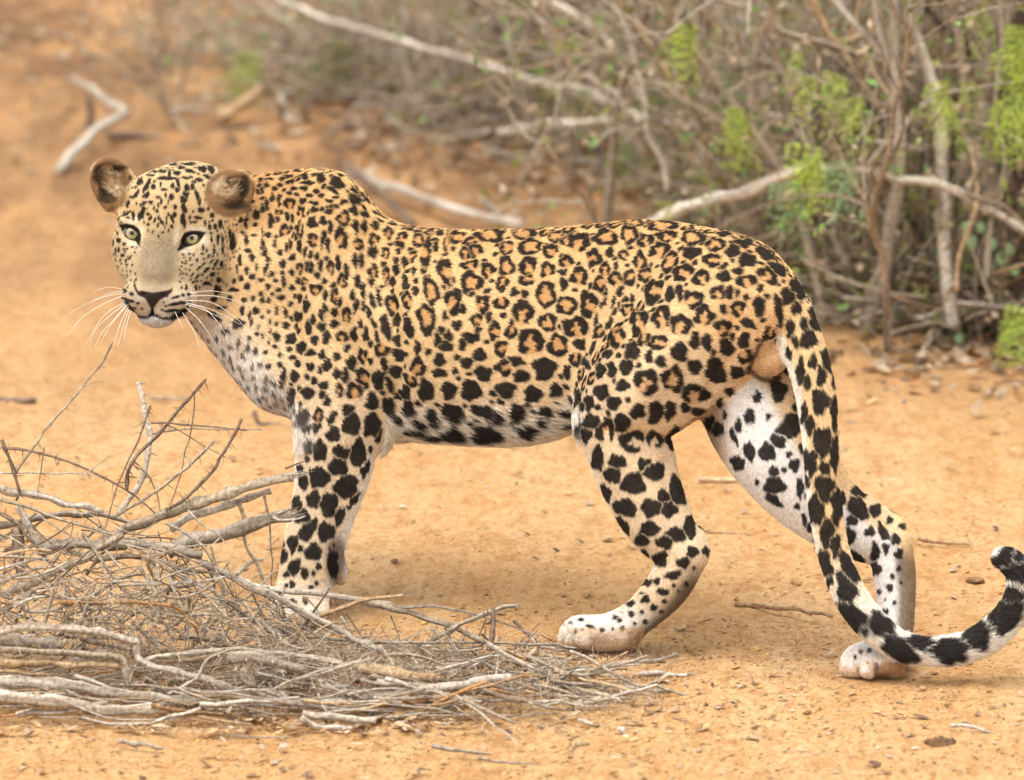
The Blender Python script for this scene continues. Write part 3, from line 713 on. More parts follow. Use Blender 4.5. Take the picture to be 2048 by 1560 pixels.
for (cx, cy, a, b) in ((196, 348, 11, 20), (214, 396, 18, 11), (486, 374, 11, 26), (470, 410, 26, 10), (202, 384, 7, 14), (238, 336, 16, 6)):
    mixc(C, (0.05, 0.033, 0.02), em[:, 0] * sstep(1.35, 0.6, np.hypot((X - cx) / a, (Y - cy) / b) + (n3 - 0.5) * 0.6) * 0.95)
mixc(C, DARK, er * (Nz > 0.35) * 0.9)
mixc(C, DARK, BLK * (0.985 - 0.03 * n3))
# eyelids, tear marks, nose, lips
def poly_mask(pts, soft=1.5):
    pts = np.array(pts, float); inside = np.zeros(len(P), bool); dmin = np.full(len(P), 1e9)
    I = np.where((X > pts[:, 0].min() - 8) & (X < pts[:, 0].max() + 8) & (Y > pts[:, 1].min() - 8) & (Y < pts[:, 1].max() + 8) & hm)[0]
    x, y = X[I], Y[I]; ins = np.zeros(len(I), bool); dm = np.full(len(I), 1e9)
    for a, b in zip(pts, np.roll(pts, -1, 0)):
        cnd = ((a[1] > y) != (b[1] > y)) & (x < (b[0] - a[0]) * (y - a[1]) / (b[1] - a[1] + 1e-9) + a[0]); ins ^= cnd
        d = b - a; t = np.clip(((x - a[0]) * d[0] + (y - a[1]) * d[1]) / (d @ d + 1e-9), 0, 1)
        dm = np.minimum(dm, np.hypot(x - a[0] - t * d[0], y - a[1] - t * d[1]))
    out = np.zeros(len(P)); out[I] = sstep(-soft, soft, np.where(ins, dm, -dm)); return out
def zp(s): return [zf(*map(float, e.split())) for e in s.split(';')]
mixc(C, DARK, poly_mask(zp('388 622;440 612;500 625;540 655;556 700;552 760;545 800;528 775;505 745;460 735;425 705;400 660')))
mixc(C, DARK, poly_mask(zp('1058 682;1010 668;940 668;890 684;866 730;846 800;836 832;862 824;905 800;950 785;1000 762;1035 722')))
mixc(C, (0.035, 0.022, 0.02), poly_mask(zp('500 1118;522 1142;560 1136;640 1150;730 1140;770 1130;800 1112;794 1150;756 1182;700 1210;660 1262;640 1280;622 1262;588 1200;530 1172')))
mixc(C, DARK, poly_mask(zp('496 1060;506 1062;520 1118;540 1152;520 1150;500 1110')))
mixc(C, DARK, poly_mask(zp('632 1270;650 1270;660 1310;720 1340;800 1335;880 1290;930 1230;925 1260;880 1320;810 1362;720 1362;655 1335;640 1330;600 1360;540 1345;470 1300;440 1250;470 1272;540 1322;600 1330;628 1305')), )
mixc(C, (0.28, 0.24, 0.22), poly_mask(zp('600 1345;690 1345;740 1372;690 1375;560 1368'), 4) * 0.6)
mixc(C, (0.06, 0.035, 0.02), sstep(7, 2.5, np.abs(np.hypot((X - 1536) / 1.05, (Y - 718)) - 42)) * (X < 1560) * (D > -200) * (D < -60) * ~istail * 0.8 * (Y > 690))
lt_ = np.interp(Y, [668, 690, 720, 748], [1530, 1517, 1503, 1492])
# dust of the track on the feet
feet = ((Y > 1255) & (X > 1090) & (X < 1290)) | ((Y > 1300) & (X > 1660) & (X < 1840) & ~istail) | ((Y > 1195) & (X < 700) & (Y < 1260))
mixc(C, (0.56, 0.35, 0.17), feet * sstep(0.25, 0.75, vnoise(P, 13, 51) + 0.35 * sstep(-0.2, 0.8, Ny)) * 0.55)
C *= (1 - 0.10 * hmf)[:, None]
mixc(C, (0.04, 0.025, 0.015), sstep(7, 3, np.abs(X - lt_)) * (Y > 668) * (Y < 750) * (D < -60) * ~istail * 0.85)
C = np.clip(C, 0.004, 0.9)

leopard = empty('leopard', W([1024.0, 1300.0, gd(1300)]), 'spotted leopard standing side-on and looking back at the camera, tail curled at the tip', 'leopard')
leopard.location = (0, 0, 0)
M = Mat('leopard_coat', 0.7, 0.12)
at = M.n('ShaderNodeAttribute', attribute_name='col'); M.l(at.outputs['Color'], M.b.inputs['Base Color'])
nz = M.n('ShaderNodeTexNoise'); nz.inputs['Scale'].default_value = 420; nz.inputs['Detail'].default_value = 3
tc = M.n('ShaderNodeTexCoord'); M.l(tc.outputs['Object'], nz.inputs['Vector'])
bp = M.n('ShaderNodeBump'); bp.inputs['Strength'].default_value = 0.35; bp.inputs['Distance'].default_value = 0.003
M.l(nz.outputs['Fac'], bp.inputs['Height']); M.l(bp.outputs[0], M.b.inputs['Normal'])
M.b.inputs['Sheen Weight'].default_value = 0.03; M.b.inputs['Sheen Roughness'].default_value = 0.4
PW = W(P)
body = mesh_from('body', PW, QD, [M.m], leopard)
col_attr(body.data, C)
# eyes
ME = Mat('eye', 0.12, 0.35)
at = ME.n('ShaderNodeAttribute', attribute_name='col'); ME.l(at.outputs['Color'], ME.b.inputs['Base Color'])
def uvsphere(c, r, nu=48, nv=48):
    V = [(c[0], c[1], c[2] - r)]; F = []
    for i in range(1, nv):
        a = math.pi * i / nv
        for j in range(nu):
            b = 2 * math.pi * j / nu
            V.append((c[0] + r * math.sin(a) * math.cos(b), c[1] + r * math.sin(a) * math.sin(b), c[2] - r * math.cos(a)))
    V.append((c[0], c[1], c[2] + r)); n = len(V) - 1
    for j in range(nu): F.append((0, 1 + (j + 1) % nu, 1 + j)); F.append((n, n - nu + j, n - nu + (j + 1) % nu))
    for i in range(nv - 2):
        for j in range(nu):
            a = 1 + i * nu + j; b = 1 + i * nu + (j + 1) % nu; F.append((a, b, b + nu, a + nu))
    return np.array(V), F
for (x, y, d) in EYES:
    V, Fc = uvsphere((x, y + 1, d + 1), 19.5)
    o = mesh_from('eye', W(V), Fc, [ME.m], leopard)
    rr = np.hypot(V[:, 0] - x + (1.0 if x < 300 else -0.5), V[:, 1] - y)
    cc = np.tile(np.array((0.33, 0.295, 0.165)), (len(V), 1)) * (0.85 + 0.3 * vnoise(V, 2.0, 5))[:, None]
    fr = V[:, 2] < d
    cc[rr < 6.5] = (0.27, 0.235, 0.11)
    cc[rr < 4.2] = (0.006, 0.006, 0.006)
    cc[(rr > 12.2)] = (0.03, 0.025, 0.02)
    cc[(rr > 14.5)] = (0.2, 0.17, 0.14)
    cc[~fr] = (0.2, 0.17, 0.14)
    col_attr(o.data, cc)
print('body', time.time() - T0)

# ------------------------------------------------------------------ fur
def make_fur(N=420000):
    a, b, c, d = (P[QD[:, k]] for k in range(4))
    ar = 0.5 * np.linalg.norm(np.cross(c - a, d - b), axis=1)
    fnz = NRM[QD[:, 0], 2]
    wt = ar * np.where(fnz < 0.25, 1.0, 0.3)
    wt[(np.minimum(X[QD[:, 0]], 600) < 470) & (Y[QD[:, 0]] < 660)] *= 1.5
    cs = np.cumsum(wt); f = np.searchsorted(cs, rng.random(N) * cs[-1]).clip(0, len(QD) - 1)
    u, v = rng.random(N)[:, None], rng.random(N)[:, None]
    q = QD[f]
    w4 = [(1 - u) * (1 - v), u * (1 - v), u * v, (1 - u) * v]
    R = sum(P[q[:, k]] * w4[k] for k in range(4)); n = sum(NRM[q[:, k]] * w4[k] for k in range(4))
    n /= np.linalg.norm(n, axis=1, keepdims=True)
    cc = sum(C[q[:, k]] * w4[k] for k in range(4))
    tl = istail[q[:, 0]]; be = belly[q[:, 0]]; th = throat[q[:, 0]]; ears = er[q[:, 0]]
    x, y, z = R.T
    # growth direction
    g = np.tile(np.array([1.0, 0.30, -0.45]), (N, 1))
    lg = sstep(800, 900, y) * ((x < 785) | (x > 1150)); g = g * (1 - lg[:, None]) + np.array([0.05, 1.0, 0]) * lg[:, None]
    hl = sstep(1130, 1200, y) * (x > 1100) * (x < 1420); g = g * (1 - hl[:, None]) + np.array([-0.8, 0.6, 0.3]) * hl[:, None]
    hp = sstep(540, 460, x) * sstep(720, 660, y)
    gh = np.stack([x - 306, y - 560, (z - (HD - 150)) * 1.0], 1); gh /= np.linalg.norm(gh, axis=1, keepdims=True) + 1e-6
    g = g * (1 - hp[:, None]) + gh * hp[:, None]
    g = g * (1 - th[:, None]) + np.array([0.3, 1.0, 0]) * th[:, None]
    T = cr(TAIL, 4); ti = np.zeros(N, int)
    I = np.where(tl)[0]; dd = ((R[I][:, None, :] - T[None, :, :3]) ** 2).sum(2); k = dd.argmin(1).clip(0, len(T) - 2)
    tg = T[k + 1, :3] - T[k, :3]; tg /= np.linalg.norm(tg, axis=1, keepdims=True); g[I] = tg
    g += rng.normal(0, 0.24, (N, 3))
    g -= n * (g * n).sum(1)[:, None]; g /= np.linalg.norm(g, axis=1, keepdims=True) + 1e-6
    L = np.full(N, 6.4) * (1 - 0.25 * lg) * (1 - 0.4 * hp)
    nosed = np.hypot(x - 306, y - 585)
    L *= 1 - hp * 0.5 * sstep(110, 60, nosed)
    L += be * 17 + th * 6 + tl * 2 + tl * sstep(1100, 1300, y) * 5 + tl * (x > 1850) * 3
    inear = ears & (n[:, 2] < 0.2) & (np.minimum(np.hypot((x - 226) / 26, (y - 368) / 34), np.hypot((x - 456) / 34, (y - 384) / 27)) < 1)
    L = np.where(ears, 3.5, L); L += inear * rng.uniform(4, 18, N)
    cc[inear] *= rng.uniform(0.6, 1.35, inear.sum())[:, None]
    L *= rng.uniform(0.65, 1.25, N)
    lift = np.where(be > 0.3, 0.35, 0.24) + rng.normal(0, 0.06, N) + inear * 0.35
    keep = ~inear | (rng.random(N) < 0.10)
    for (ex, ey, ed) in EYES: keep &= ~((np.hypot(x - ex, (y - ey) * 1.2) < 27) & (z < HD))
    keep &= ~((np.hypot((x - 306) / 38, (y - 592) / 24) < 1) & (z < HD - 60))
    R, g, n, L, lift, cc, ears = R[keep], g[keep], n[keep], L[keep], lift[keep], cc[keep], ears[keep]
    N = len(R)
    p0 = R - n * 1.0
    p1 = R + (g * 0.5 + n * (lift[:, None] * 0.9)) * L[:, None]
    p2 = R + (g * 1.0 + n * (lift[:, None] * 1.0)) * L[:, None] + np.array([0, 0.08, 0]) * L[:, None]
    pts = W(np.stack([p0, p1, p2], 1)).reshape(-1, 3).astype(np.float32)
    hc = bpy.data.hair_curves.new('fur'); hc.add_curves([3] * N)
    hc.attributes['position'].data.foreach_set('vector', pts.ravel())
    rad = hc.attributes.get('radius') or hc.attributes.new('radius', 'FLOAT', 'POINT')
    rr = np.tile(np.array([0.46, 0.38, 0.10]), N) / SP
    rad.data.foreach_set('value', rr.astype(np.float32))
    ca = hc.attributes.new('col', 'FLOAT_COLOR', 'CURVE')
    C4 = np.ones((N, 4), np.float32); C4[:, :3] = np.clip(cc * np.where(cc.mean(1) > 0.1, 1.28, 1.0)[:, None] * np.where(rng.random((N, 1)) < 0.16, rng.uniform(0.50, 0.8, (N, 1)), rng.uniform(0.86, 1.2, (N, 1))), 0, 0.93)
    ca.data.foreach_set('color', C4.ravel())
    o = bpy.data.objects.new('fur', hc); COL.objects.link(o); o.parent = leopard
    MF = Mat('leopard_fur', 0.6, 0.12)
    at = MF.n('ShaderNodeAttribute', attribute_name='col'); MF.l(at.outputs['Color'], MF.b.inputs['Base Color'])
    hc.materials.append(MF.m)
make_fur()
# whiskers
MW = Mat('whisker', 0.4, 0.4); MW.b.inputs['Base Color'].default_value = (0.85, 0.80, 0.72, 1)
def whisker(s, dtip):
    q = [zf(*map(float, e.split())) for e in s.split(';')]
    x0, y0 = q[0]
    ix, iy = int((x0 - LO[0]) / CELL), int((y0 - LO[1]) / CELL)
    z = ZB[ix - 2:ix + 3, iy - 2:iy + 3].min(); z = z if z < 1e8 else HD - 90
    c = cr([(x, y, z + 3 + dtip * k / (len(q) - 1)) for k, (x, y) in enumerate(q)], 8)
    n = len(c); V = []; F = []
    for i in range(n):
        t = c[min(i + 1, n - 1)] - c[max(i - 1, 0)]; t /= np.linalg.norm(t)
        u = np.cross(t, (0, 0, 1)); u /= np.linalg.norm(u); v = np.cross(t, u); r = 0.50 * (1 - 0.8 * i / (n - 1)) + 0.08
        for k in range(4):
            a = math.pi / 2 * k; V.append(c[i] + r * (u * math.cos(a) + v * math.sin(a)))
    for i in range(n - 1):
        for k in range(4): F.append((i * 4 + k, i * 4 + (k + 1) % 4, i * 4 + 4 + (k + 1) % 4, i * 4 + 4 + k))
    mesh_from('whisker', W(np.array(V)), F, [MW.m], leopard)
for s_ in ("400 1155;200 1205;0 1310", "405 1178;250 1245;90 1350;-20 1490", "405 1125;300 1108;180 1145", "432 1236;300 1340;200 1440;150 1570", "440 1245;340 1365;260 1450;195 1570",
           "424 1225;260 1335;125 1550", "455 1262;390 1400;340 1570", "462 1280;420 1400;372 1570", "446 1252;320 1400;235 1550", "475 1290;432 1440;425 1530", "420 1140;300 1160;150 1240"):
    whisker(s_, -60)
for s_ in ("935 1155;1100 1138;1285 1168", "940 1178;1150 1180;1430 1255", "905 1215;1100 1228;1290 1345;1410 1480", "905 1228;1060 1285;1180 1420;1265 1570", "900 1240;1050 1290;1200 1360",
           "880 1310;960 1440;1012 1570", "905 1270;1020 1380;1145 1570", "915 1232;1120 1290;1335 1405", "820 1300;850 1370;890 1440"):
    whisker(s_, -50)
print('fur', time.time() - T0)

# ------------------------------------------------------------------ ground
def axis_lin(lo, hi, step, far):
    a = list(np.arange(lo, hi, step)); s = step; x = lo; L = []
    while x > -far: s *= 1.22; x -= s; L.append(x)
    s = step; x = a[-1]; R = []
    while x < far: s *= 1.22; x += s; R.append(x)
    return np.array(L[::-1] + a + R)
gxs = axis_lin(-1.35, 1.55, 0.0095, 600); gys = axis_lin(-0.9, 6.0, 0.0125, 600)
GX, GY = np.meshgrid(gxs, gys, indexing='ij')
gp = np.stack([GX, GY, np.zeros_like(GX)], -1)
def ground_h(p):
    r = np.hypot(p[..., 0], p[..., 1] - 1.5)
    h = (vnoise(p, 0.55, 31) - 0.5) * 0.030 + (vnoise(p, 0.16, 32) - 0.5) * 0.012
    c = vnoise(p, 0.045, 33); h = h + np.maximum(c - 0.55, 0) * 0.014 + (vnoise(p, 0.021, 34) - 0.5) * 0.0035
    # keep it level right under the paws
    for (fx, fy, rr) in PAWS:
        k = np.clip(np.hypot(p[..., 0] - fx, p[..., 1] - fy) / rr, 0, 1); h = h * k
    return h * np.clip((9 - r) / 4, 0, 1)
PAWS = []
for (x, y) in ((590, 1238), (1180, 1300), (1745, 1352)):
    g0 = G(x, y); PAWS.append((g0[0], g0[1] + 0.03, 0.16))
g0 = W([610.0, 1200.0, 372.0]); PAWS.append((g0[0], g0[1], 0.14))
gz = ground_h(gp)
GV = np.stack([GX, GY, gz], -1).reshape(-1, 3)
ni, nj = GX.shape
i0 = (np.arange(ni - 1)[:, None] * nj + np.arange(nj - 1)[None, :]).ravel()
ground = mesh_from('ground', GV, np.stack([i0, i0 + nj, i0 + nj + 1, i0 + 1], 1), parent=None)
tag(ground, kind='structure')
MG = Mat('dry_sandy_soil', 0.95, 0.08)
tc = MG.n('ShaderNodeTexCoord')
def noise(M, scale, det=4, rough=0.55, vec=None, stretch=None):
    n = M.n('ShaderNodeTexNoise'); n.inputs['Scale'].default_value = scale; n.inputs['Detail'].default_value = det; n.inputs['Roughness'].default_value = rough
    v = vec
    if stretch:
        mp = M.n('ShaderNodeMapping'); mp.inputs['Scale'].default_value = stretch; M.l(v, mp.inputs[0]); v = mp.outputs[0]
    M.l(v, n.inputs['Vector']); return n.outputs['Fac']
def mix(M, f, a, b, bt='MIX'):
    m = M.n('ShaderNodeMix', data_type='RGBA', blend_type=bt)
    if isinstance(f, float): m.inputs[0].default_value = f
    else: M.l(f, m.inputs[0])
    for s_, k in ((a, 6), (b, 7)):
        if isinstance(s_, tuple): m.inputs[k].default_value = (*s_, 1)
        else: M.l(s_, m.inputs[k])
    return m.outputs[2]
ob = tc.outputs['Object']
r1 = ramp(MG, noise(MG, 3.6, 6, 0.62, ob, (1, 0.35, 1)), [(0.30, (0.65, 0.36, 0.145)), (0.50, (0.69, 0.42, 0.192)), (0.68, (0.71, 0.475, 0.245))])
c1 = r1.outputs[0]
r2 = ramp(MG, noise(MG, 24, 5, 0.7, ob, (1, 0.45, 1)), [(0.50, (0, 0, 0)), (0.66, (1, 1, 1))])
c2 = mix(MG, r2.outputs[0], c1, (0.46, 0.215, 0.070))
m4 = MG.n('ShaderNodeMath', operation='MULTIPLY'); MG.l(r2.outputs[0], m4.inputs[0]); m4.inputs[1].default_value = 0.65
c2 = mix(MG, m4.outputs[0], c1, (0.46, 0.215, 0.070))
r3 = ramp(MG, noise(MG, 90, 3, 0.6, ob, (0.8, 0.5, 1)), [(0.62, (0, 0, 0)), (0.70, (1, 1, 1))])
m3 = MG.n('ShaderNodeMath', operation='MULTIPLY'); MG.l(r3.outputs[0], m3.inputs[0]); m3.inputs[1].default_value = 0.45
c3 = mix(MG, m3.outputs[0], c2, (0.22, 0.11, 0.045))
r6 = ramp(MG, noise(MG, 62, 4, 0.75, ob, (1, 0.55, 1)), [(0.47, (0, 0, 0)), (0.60, (1, 1, 1))])
m8 = MG.n('ShaderNodeMath', operation='MULTIPLY'); MG.l(r6.outputs[0], m8.inputs[0]); m8.inputs[1].default_value = 0.55
c3 = mix(MG, m8.outputs[0], c3, (0.50, 0.235, 0.080))
r7 = ramp(MG, noise(MG, 130, 3, 0.7, ob, (0.9, 0.6, 1)), [(0.58, (0, 0, 0)), (0.68, (1, 1, 1))])
m9 = MG.n('ShaderNodeMath', operation='MULTIPLY'); MG.l(r7.outputs[0], m9.inputs[0]); m9.inputs[1].default_value = 0.55
c3 = mix(MG, m9.outputs[0], c3, (0.80, 0.58, 0.33))
# farther away the soil is browner, with leaf mould
sx = MG.n('ShaderNodeSeparateXYZ'); MG.l(ob, sx.inputs[0])
mr = MG.n('ShaderNodeMapRange'); mr.inputs[1].default_value = 1.0; mr.inputs[2].default_value = 4.2; MG.l(sx.outputs['Y'], mr.inputs[0])
r5 = ramp(MG, noise(MG, 5.0, 6, 0.7, ob, (1, 0.3, 1)), [(0.42, (1, 1, 1)), (0.60, (0, 0, 0))])
m5 = MG.n('ShaderNodeMath', operation='MULTIPLY'); MG.l(mr.outputs[0], m5.inputs[0]); MG.l(r5.outputs[0], m5.inputs[1])
m6 = MG.n('ShaderNodeMath', operation='MULTIPLY'); MG.l(m5.outputs[0], m6.inputs[0]); m6.inputs[1].default_value = 0.95
c4 = mix(MG, mr.outputs[0], c3, (0.46, 0.255, 0.115)); m7 = MG.n('ShaderNodeMath', operation='MULTIPLY'); MG.l(mr.outputs[0], m7.inputs[0]); m7.inputs[1].default_value = 0.78
c4 = mix(MG, m7.outputs[0], c3, (0.46, 0.255, 0.115))
c5 = mix(MG, m6.outputs[0], c4, (0.23, 0.125, 0.062))
MG.l(c5, MG.b.inputs['Base Color'])
bp1 = MG.n('ShaderNodeBump'); bp1.inputs['Strength'].default_value = 0.9; bp1.inputs['Distance'].default_value = 0.013; MG.l(noise(MG, 70, 6, 0.7, ob), bp1.inputs['Height'])
bp2 = MG.n('ShaderNodeBump'); bp2.inputs['Strength'].default_value = 0.6; bp2.inputs['Distance'].default_value = 0.004; MG.l(noise(MG, 300, 3, 0.7, ob), bp2.inputs['Height'])
MG.l(bp1.outputs[0], bp2.inputs['Normal']); MG.l(bp2.outputs[0], MG.b.inputs['Normal'])
ground.data.materials.append(MG.m)
print('ground', len(GV), time.time() - T0)

# ------------------------------------------------------------------ generic scattered geometry
class Bag:
    """collects triangles/quads with vertex colours into one mesh"""
    def __init__(s): s.V = []; s.F = []; s.C = []; s.n = 0
    def add(s, V, F, c):
        V = np.asarray(V, float); s.V.append(V); s.F += [tuple(i + s.n for i in f) for f in F]
        c = np.asarray(c, float); s.C.append(np.tile(c, (len(V), 1)) if c.ndim == 1 else c); s.n += len(V)
    def build(s, name, mat, parent=None, smooth=True):
        o = mesh_from(name, np.vstack(s.V), s.F, [mat], parent, smooth); col_attr(o.data, np.clip(np.vstack(s.C), 0.003, 0.9)); return o
MB = Mat('weathered_wood', 0.85, 0.15)
at = MB.n('ShaderNodeAttribute', attribute_name='col'); tcb = MB.n('ShaderNodeTexCoord')
rb = ramp(MB, noise(MB, 160, 4, 0.65, tcb.outputs['Object']), [(0.32, (0.42, 0.40, 0.37)), (0.6, (1.12, 1.12, 1.12))])
MB.l(mix(MB, 1.0, at.outputs['Color'], rb.outputs[0], 'MULTIPLY'), MB.b.inputs['Base Color'])
bpb = MB.n('ShaderNodeBump'); bpb.inputs['Strength'].default_value = 0.7; bpb.inputs['Distance'].default_value = 0.0025
MB.l(noise(MB, 260, 4, 0.7, tcb.outputs['Object']), bpb.inputs['Height']); MB.l(bpb.outputs[0], MB.b.inputs['Normal'])
ML = Mat('leaf', 0.55, 0.3)
at = ML.n('ShaderNodeAttribute', attribute_name='col'); ML.l(at.outputs['Color'], ML.b.inputs['Base Color'])
ML.b.inputs['Transmission Weight'].default_value = 0.0
tr = ML.n('ShaderNodeBsdfTranslucent'); ML.l(at.outputs['Color'], tr.inputs[0]); ms = ML.n('ShaderNodeMixShader'); ms.inputs[0].default_value = 0.35
ML.l(ML.b.outputs[0], ms.inputs[1]); ML.l(tr.outputs[0], ms.inputs[2]); ML.l(ms.outputs[0], ML.N['Material Output'].inputs[0])

WOOD = {'W': ((0.68, 0.60, 0.50), (0.36, 0.29, 0.22)), 'w': ((0.60, 0.53, 0.43), (0.38, 0.30, 0.225)), 'g': ((0.43, 0.365, 0.28), (0.25, 0.20, 0.145)), 't': ((0.58, 0.42, 0.25), (0.36, 0.21, 0.10)),
        'b': ((0.28, 0.20, 0.14), (0.15, 0.105, 0.075)), 'o': ((0.60, 0.34, 0.13), (0.42, 0.21, 0.08)), 'm': ((0.48, 0.395, 0.285), (0.27, 0.20, 0.135)), 'd': ((0.12, 0.085, 0.06), (0.06, 0.04, 0.03))}
def tube_geo(bag, c, r, col, sides=8, rough=0.10, seed=0, knots=0, cap=True):
    """c: world centreline (n,3); r: radius per point (m)"""
    c = np.asarray(c, float); n = len(c); r = np.asarray(r, float) * np.ones(n)
    rs = np.random.RandomState(seed)
    t = np.gradient(c, axis=0); t /= np.linalg.norm(t, axis=1, keepdims=True) + 1e-12
    ref = np.array([0.3, 0.2, 1.0]) if abs(t[:, 2]).mean() < 0.8 else np.array([1.0, 0.1, 0.2])
    u = np.cross(t, ref); u /= np.linalg.norm(u, axis=1, keepdims=True); v = np.cross(t, u)
    a = np.linspace(0, 2 * math.pi, sides, endpoint=False)
    arc = np.concatenate([[0], np.cumsum(np.linalg.norm(np.diff(c, axis=0), axis=1))])
    q = np.stack([np.tile(arc[:, None], (1, sides)), np.tile((np.cos(a) * 0.01)[None], (n, 1)), np.tile((np.sin(a) * 0.01)[None], (n, 1))], -1) + seed * 3.7
    nz_ = vnoise(q, (0.03, 0.008, 0.008), 41) - 0.5; nz2 = vnoise(q, (0.09, 0.0045, 0.0045), 42)
    rad = r[:, None] * (1 + rough * 2 * nz_)
    for _ in range(knots):
        p, w_ = rs.uniform(0, arc[-1]), r.mean() * 1.3; th = rs.uniform(0, 6.28)
        rad *= 1 + 0.35 * np.exp(-((arc - p) / w_) ** 2)[:, None] * (0.5 + 0.5 * np.cos(a - th))[None]
    V = c[:, None, :] + rad[..., None] * (u[:, None, :] * np.cos(a)[None, :, None] + v[:, None, :] * np.sin(a)[None, :, None])
    ca, cb = np.array(col[0]), np.array(col[1])
    m = sstep(0.25, 0.65, nz2)[..., None]
    cc = (cb * (1 - m) + ca * m) * (0.72 + 0.5 * vnoise(q, (0.02, 0.0022, 0.0022), 43))[..., None]
    F = []
    for i in range(n - 1):
        for k in range(sides):
            F.append((i * sides + k, (i + 1) * sides + k, (i + 1) * sides + (k + 1) % sides, i * sides + (k + 1) % sides))
    V = V.reshape(-1, 3); cc = cc.reshape(-1, 3)
    if cap:
        V = np.vstack([V, c[0] - t[0] * r[0] * 0.2, c[-1] + t[-1] * r[-1] * 0.25]); k0 = n * sides
        e = np.array(col[0]) * 1.1; cc = np.vstack([cc, e, e])
        for k in range(sides): F.append((k0, k, (k + 1) % sides)); F.append((k0 + 1, (n - 1) * sides + (k + 1) % sides, (n - 1) * sides + k))
    bag.add(V, F, cc)
def spike(bag, p, d, L, r, col):
    d = d / (np.linalg.norm(d) + 1e-9); u = np.cross(d, (0.31, 0.2, 0.9)); u /= np.linalg.norm(u); v = np.cross(d, u)
    V = [p + r * (u * math.cos(a) + v * math.sin(a)) for a in (0, 2.1, 4.2)] + [p + d * L]
    bag.add(V, [(0, 1, 3), (1, 2, 3), (2, 0, 3)], col)

# ------------------------------------------------------------------ the pile of cut thorn branches in front
ZA = (0, 760, 2.889); ZB_ = (0, 1180, 2.926); ZC = (600, 1150, 2.926); ZD = (1300, 1250, 2.738); ZF = (0, 0, 1.0)
bseed = [100]
def to_px(s, Z):
    return [(Z[0] + float(a) / Z[2], Z[1] + float(b) / Z[2]) for a, b in (e.split() for e in s.split(';'))]
def branch(label, s, Z, r, rows, kind='g', thorns=0, taper=0.55, name='dead_branch', group='dead branches in the brush pile', cat='branch', splinter=False, wob=1.0, sides=None):
    pts = to_px(s, Z); n = len(pts); r = r / Z[2]
    rows = rows if isinstance(rows, (tuple, list)) else (rows, rows)
    bseed[0] += 1; rs = np.random.RandomState(bseed[0])
    L = [(x, y, gd(rows[0] + (rows[1] - rows[0]) * k / (n - 1))) for k, (x, y) in enumerate(pts)]
    ln = sum(math.dist(L[i][:2], L[i + 1][:2]) for i in range(n - 1))
    c = cr(L, max(4, int(ln / max(6, r * 0.9) / (n - 1)) + 1) if n > 2 else max(6, int(ln / 9)))
    if n == 2:
        t = np.linspace(0, 1, max(6, int(ln / max(6, r)))); c = np.array(L[0]) + (np.array(L[1]) - np.array(L[0])) * t[:, None]
    m = len(c); tt_ = np.arange(m)
    for k in range(3):
        c[:, k] += (vnoise(np.stack([tt_ * 9.0, tt_ * 0 + bseed[0] * 13.1 + k * 50, tt_ * 0], -1), 45, 3) - 0.5) * min(9, 3 + r * 0.5) * wob
    rad = r * (1 + c[:, 2] / (DIST * SP)) * (1 - (1 - taper) * np.linspace(0, 1, m)) * (1 + 0.12 * np.sin(tt_ * 0.9 + bseed[0]))
    Wc = W(c); Wc[:, 2] = np.maximum(Wc[:, 2], rad / SP * 0.55)
    b = Bag(); tube_geo(b, Wc, rad / SP, WOOD[kind], sides or (14 if r > 7 else 8), 0.10 if r > 5 else 0.16, bseed[0], knots=3 if r > 4 else 1)
    if splinter:
        e = Wc[-1]; t = Wc[-1] - Wc[-3]; t /= np.linalg.norm(t)
        for _ in range(9):
            q = rs.normal(0, 1, 3) * rad[-1] / SP * 0.6
            spike(b, e + q - t * 0.012, t + rs.normal(0, 0.12, 3), rs.uniform(0.012, 0.045), rad[-1] / SP * 0.32, WOOD['w'][0] if rs.rand() < 0.6 else WOOD['m'][1])
    for _ in range(thorns):
        i = rs.randint(1, m - 1); t = Wc[i] - Wc[i - 1]; t /= np.linalg.norm(t) + 1e-9
        d = rs.normal(0, 1, 3); d -= t * (d @ t); d /= np.linalg.norm(d)
        spike(b, Wc[i] + d * rad[i] / SP * 0.4, d + t * rs.uniform(-0.1, 0.5), rs.uniform(0.008, 0.024), max(0.0006, min(0.0016, rad[i] / SP * 0.5)), np.array(WOOD[kind][0]) * rs.uniform(0.7, 1.2))
    o = b.build(name, MB.m)
    org = Wc.mean(0); o.data.transform(__import__('mathutils').Matrix.Translation(-Vector(org))); o.location = org
    tag(o, label, cat, group); return o
A = ZA
branch('thick grey branch with pale bark patches, upper one pointing at the leopard\'s foreleg', '600 930;760 850;900 790;1040 745;1180 700;1340 650;1480 600;1690 560', A, 31, 1330, 'm', splinter=True, taper=0.95)
branch('pale branch running just beneath the upper thick branch', '980 850;1150 770;1320 722;1440 680;1560 640', A, 25, 1322, 'w', taper=0.8)
branch('thick brown-grey branch with hollow broken end touching the leopard\'s foreleg', '960 985;1060 950;1200 905;1400 850;1560 805;1680 785', A, 42, (1330, 1325), 'g', taper=0.85, splinter=True)
branch('curl of pale peeled bark at the end of the hollow branch', '1570 790;1620 812;1690 805;1760 785', A, 11, 1330, 'w', taper=0.4, name='bark_curl', cat='bark')
branch('smooth grey branch crossing the middle of the pile', '230 985;330 955;420 940;620 965;860 950;1000 975;1165 1012', A, 32, 1345, 'g', taper=0.85)
branch('bleached white branch entering from the left above the pile', '-120 600;0 630;150 655;300 690;450 725;600 755', A, 27, 1330, 'w', taper=0.6)
branch('white forked limb leaning down across the left of the pile', '95 735;150 820;200 920;265 1040', A, 21, 1342, 'w', taper=0.7)
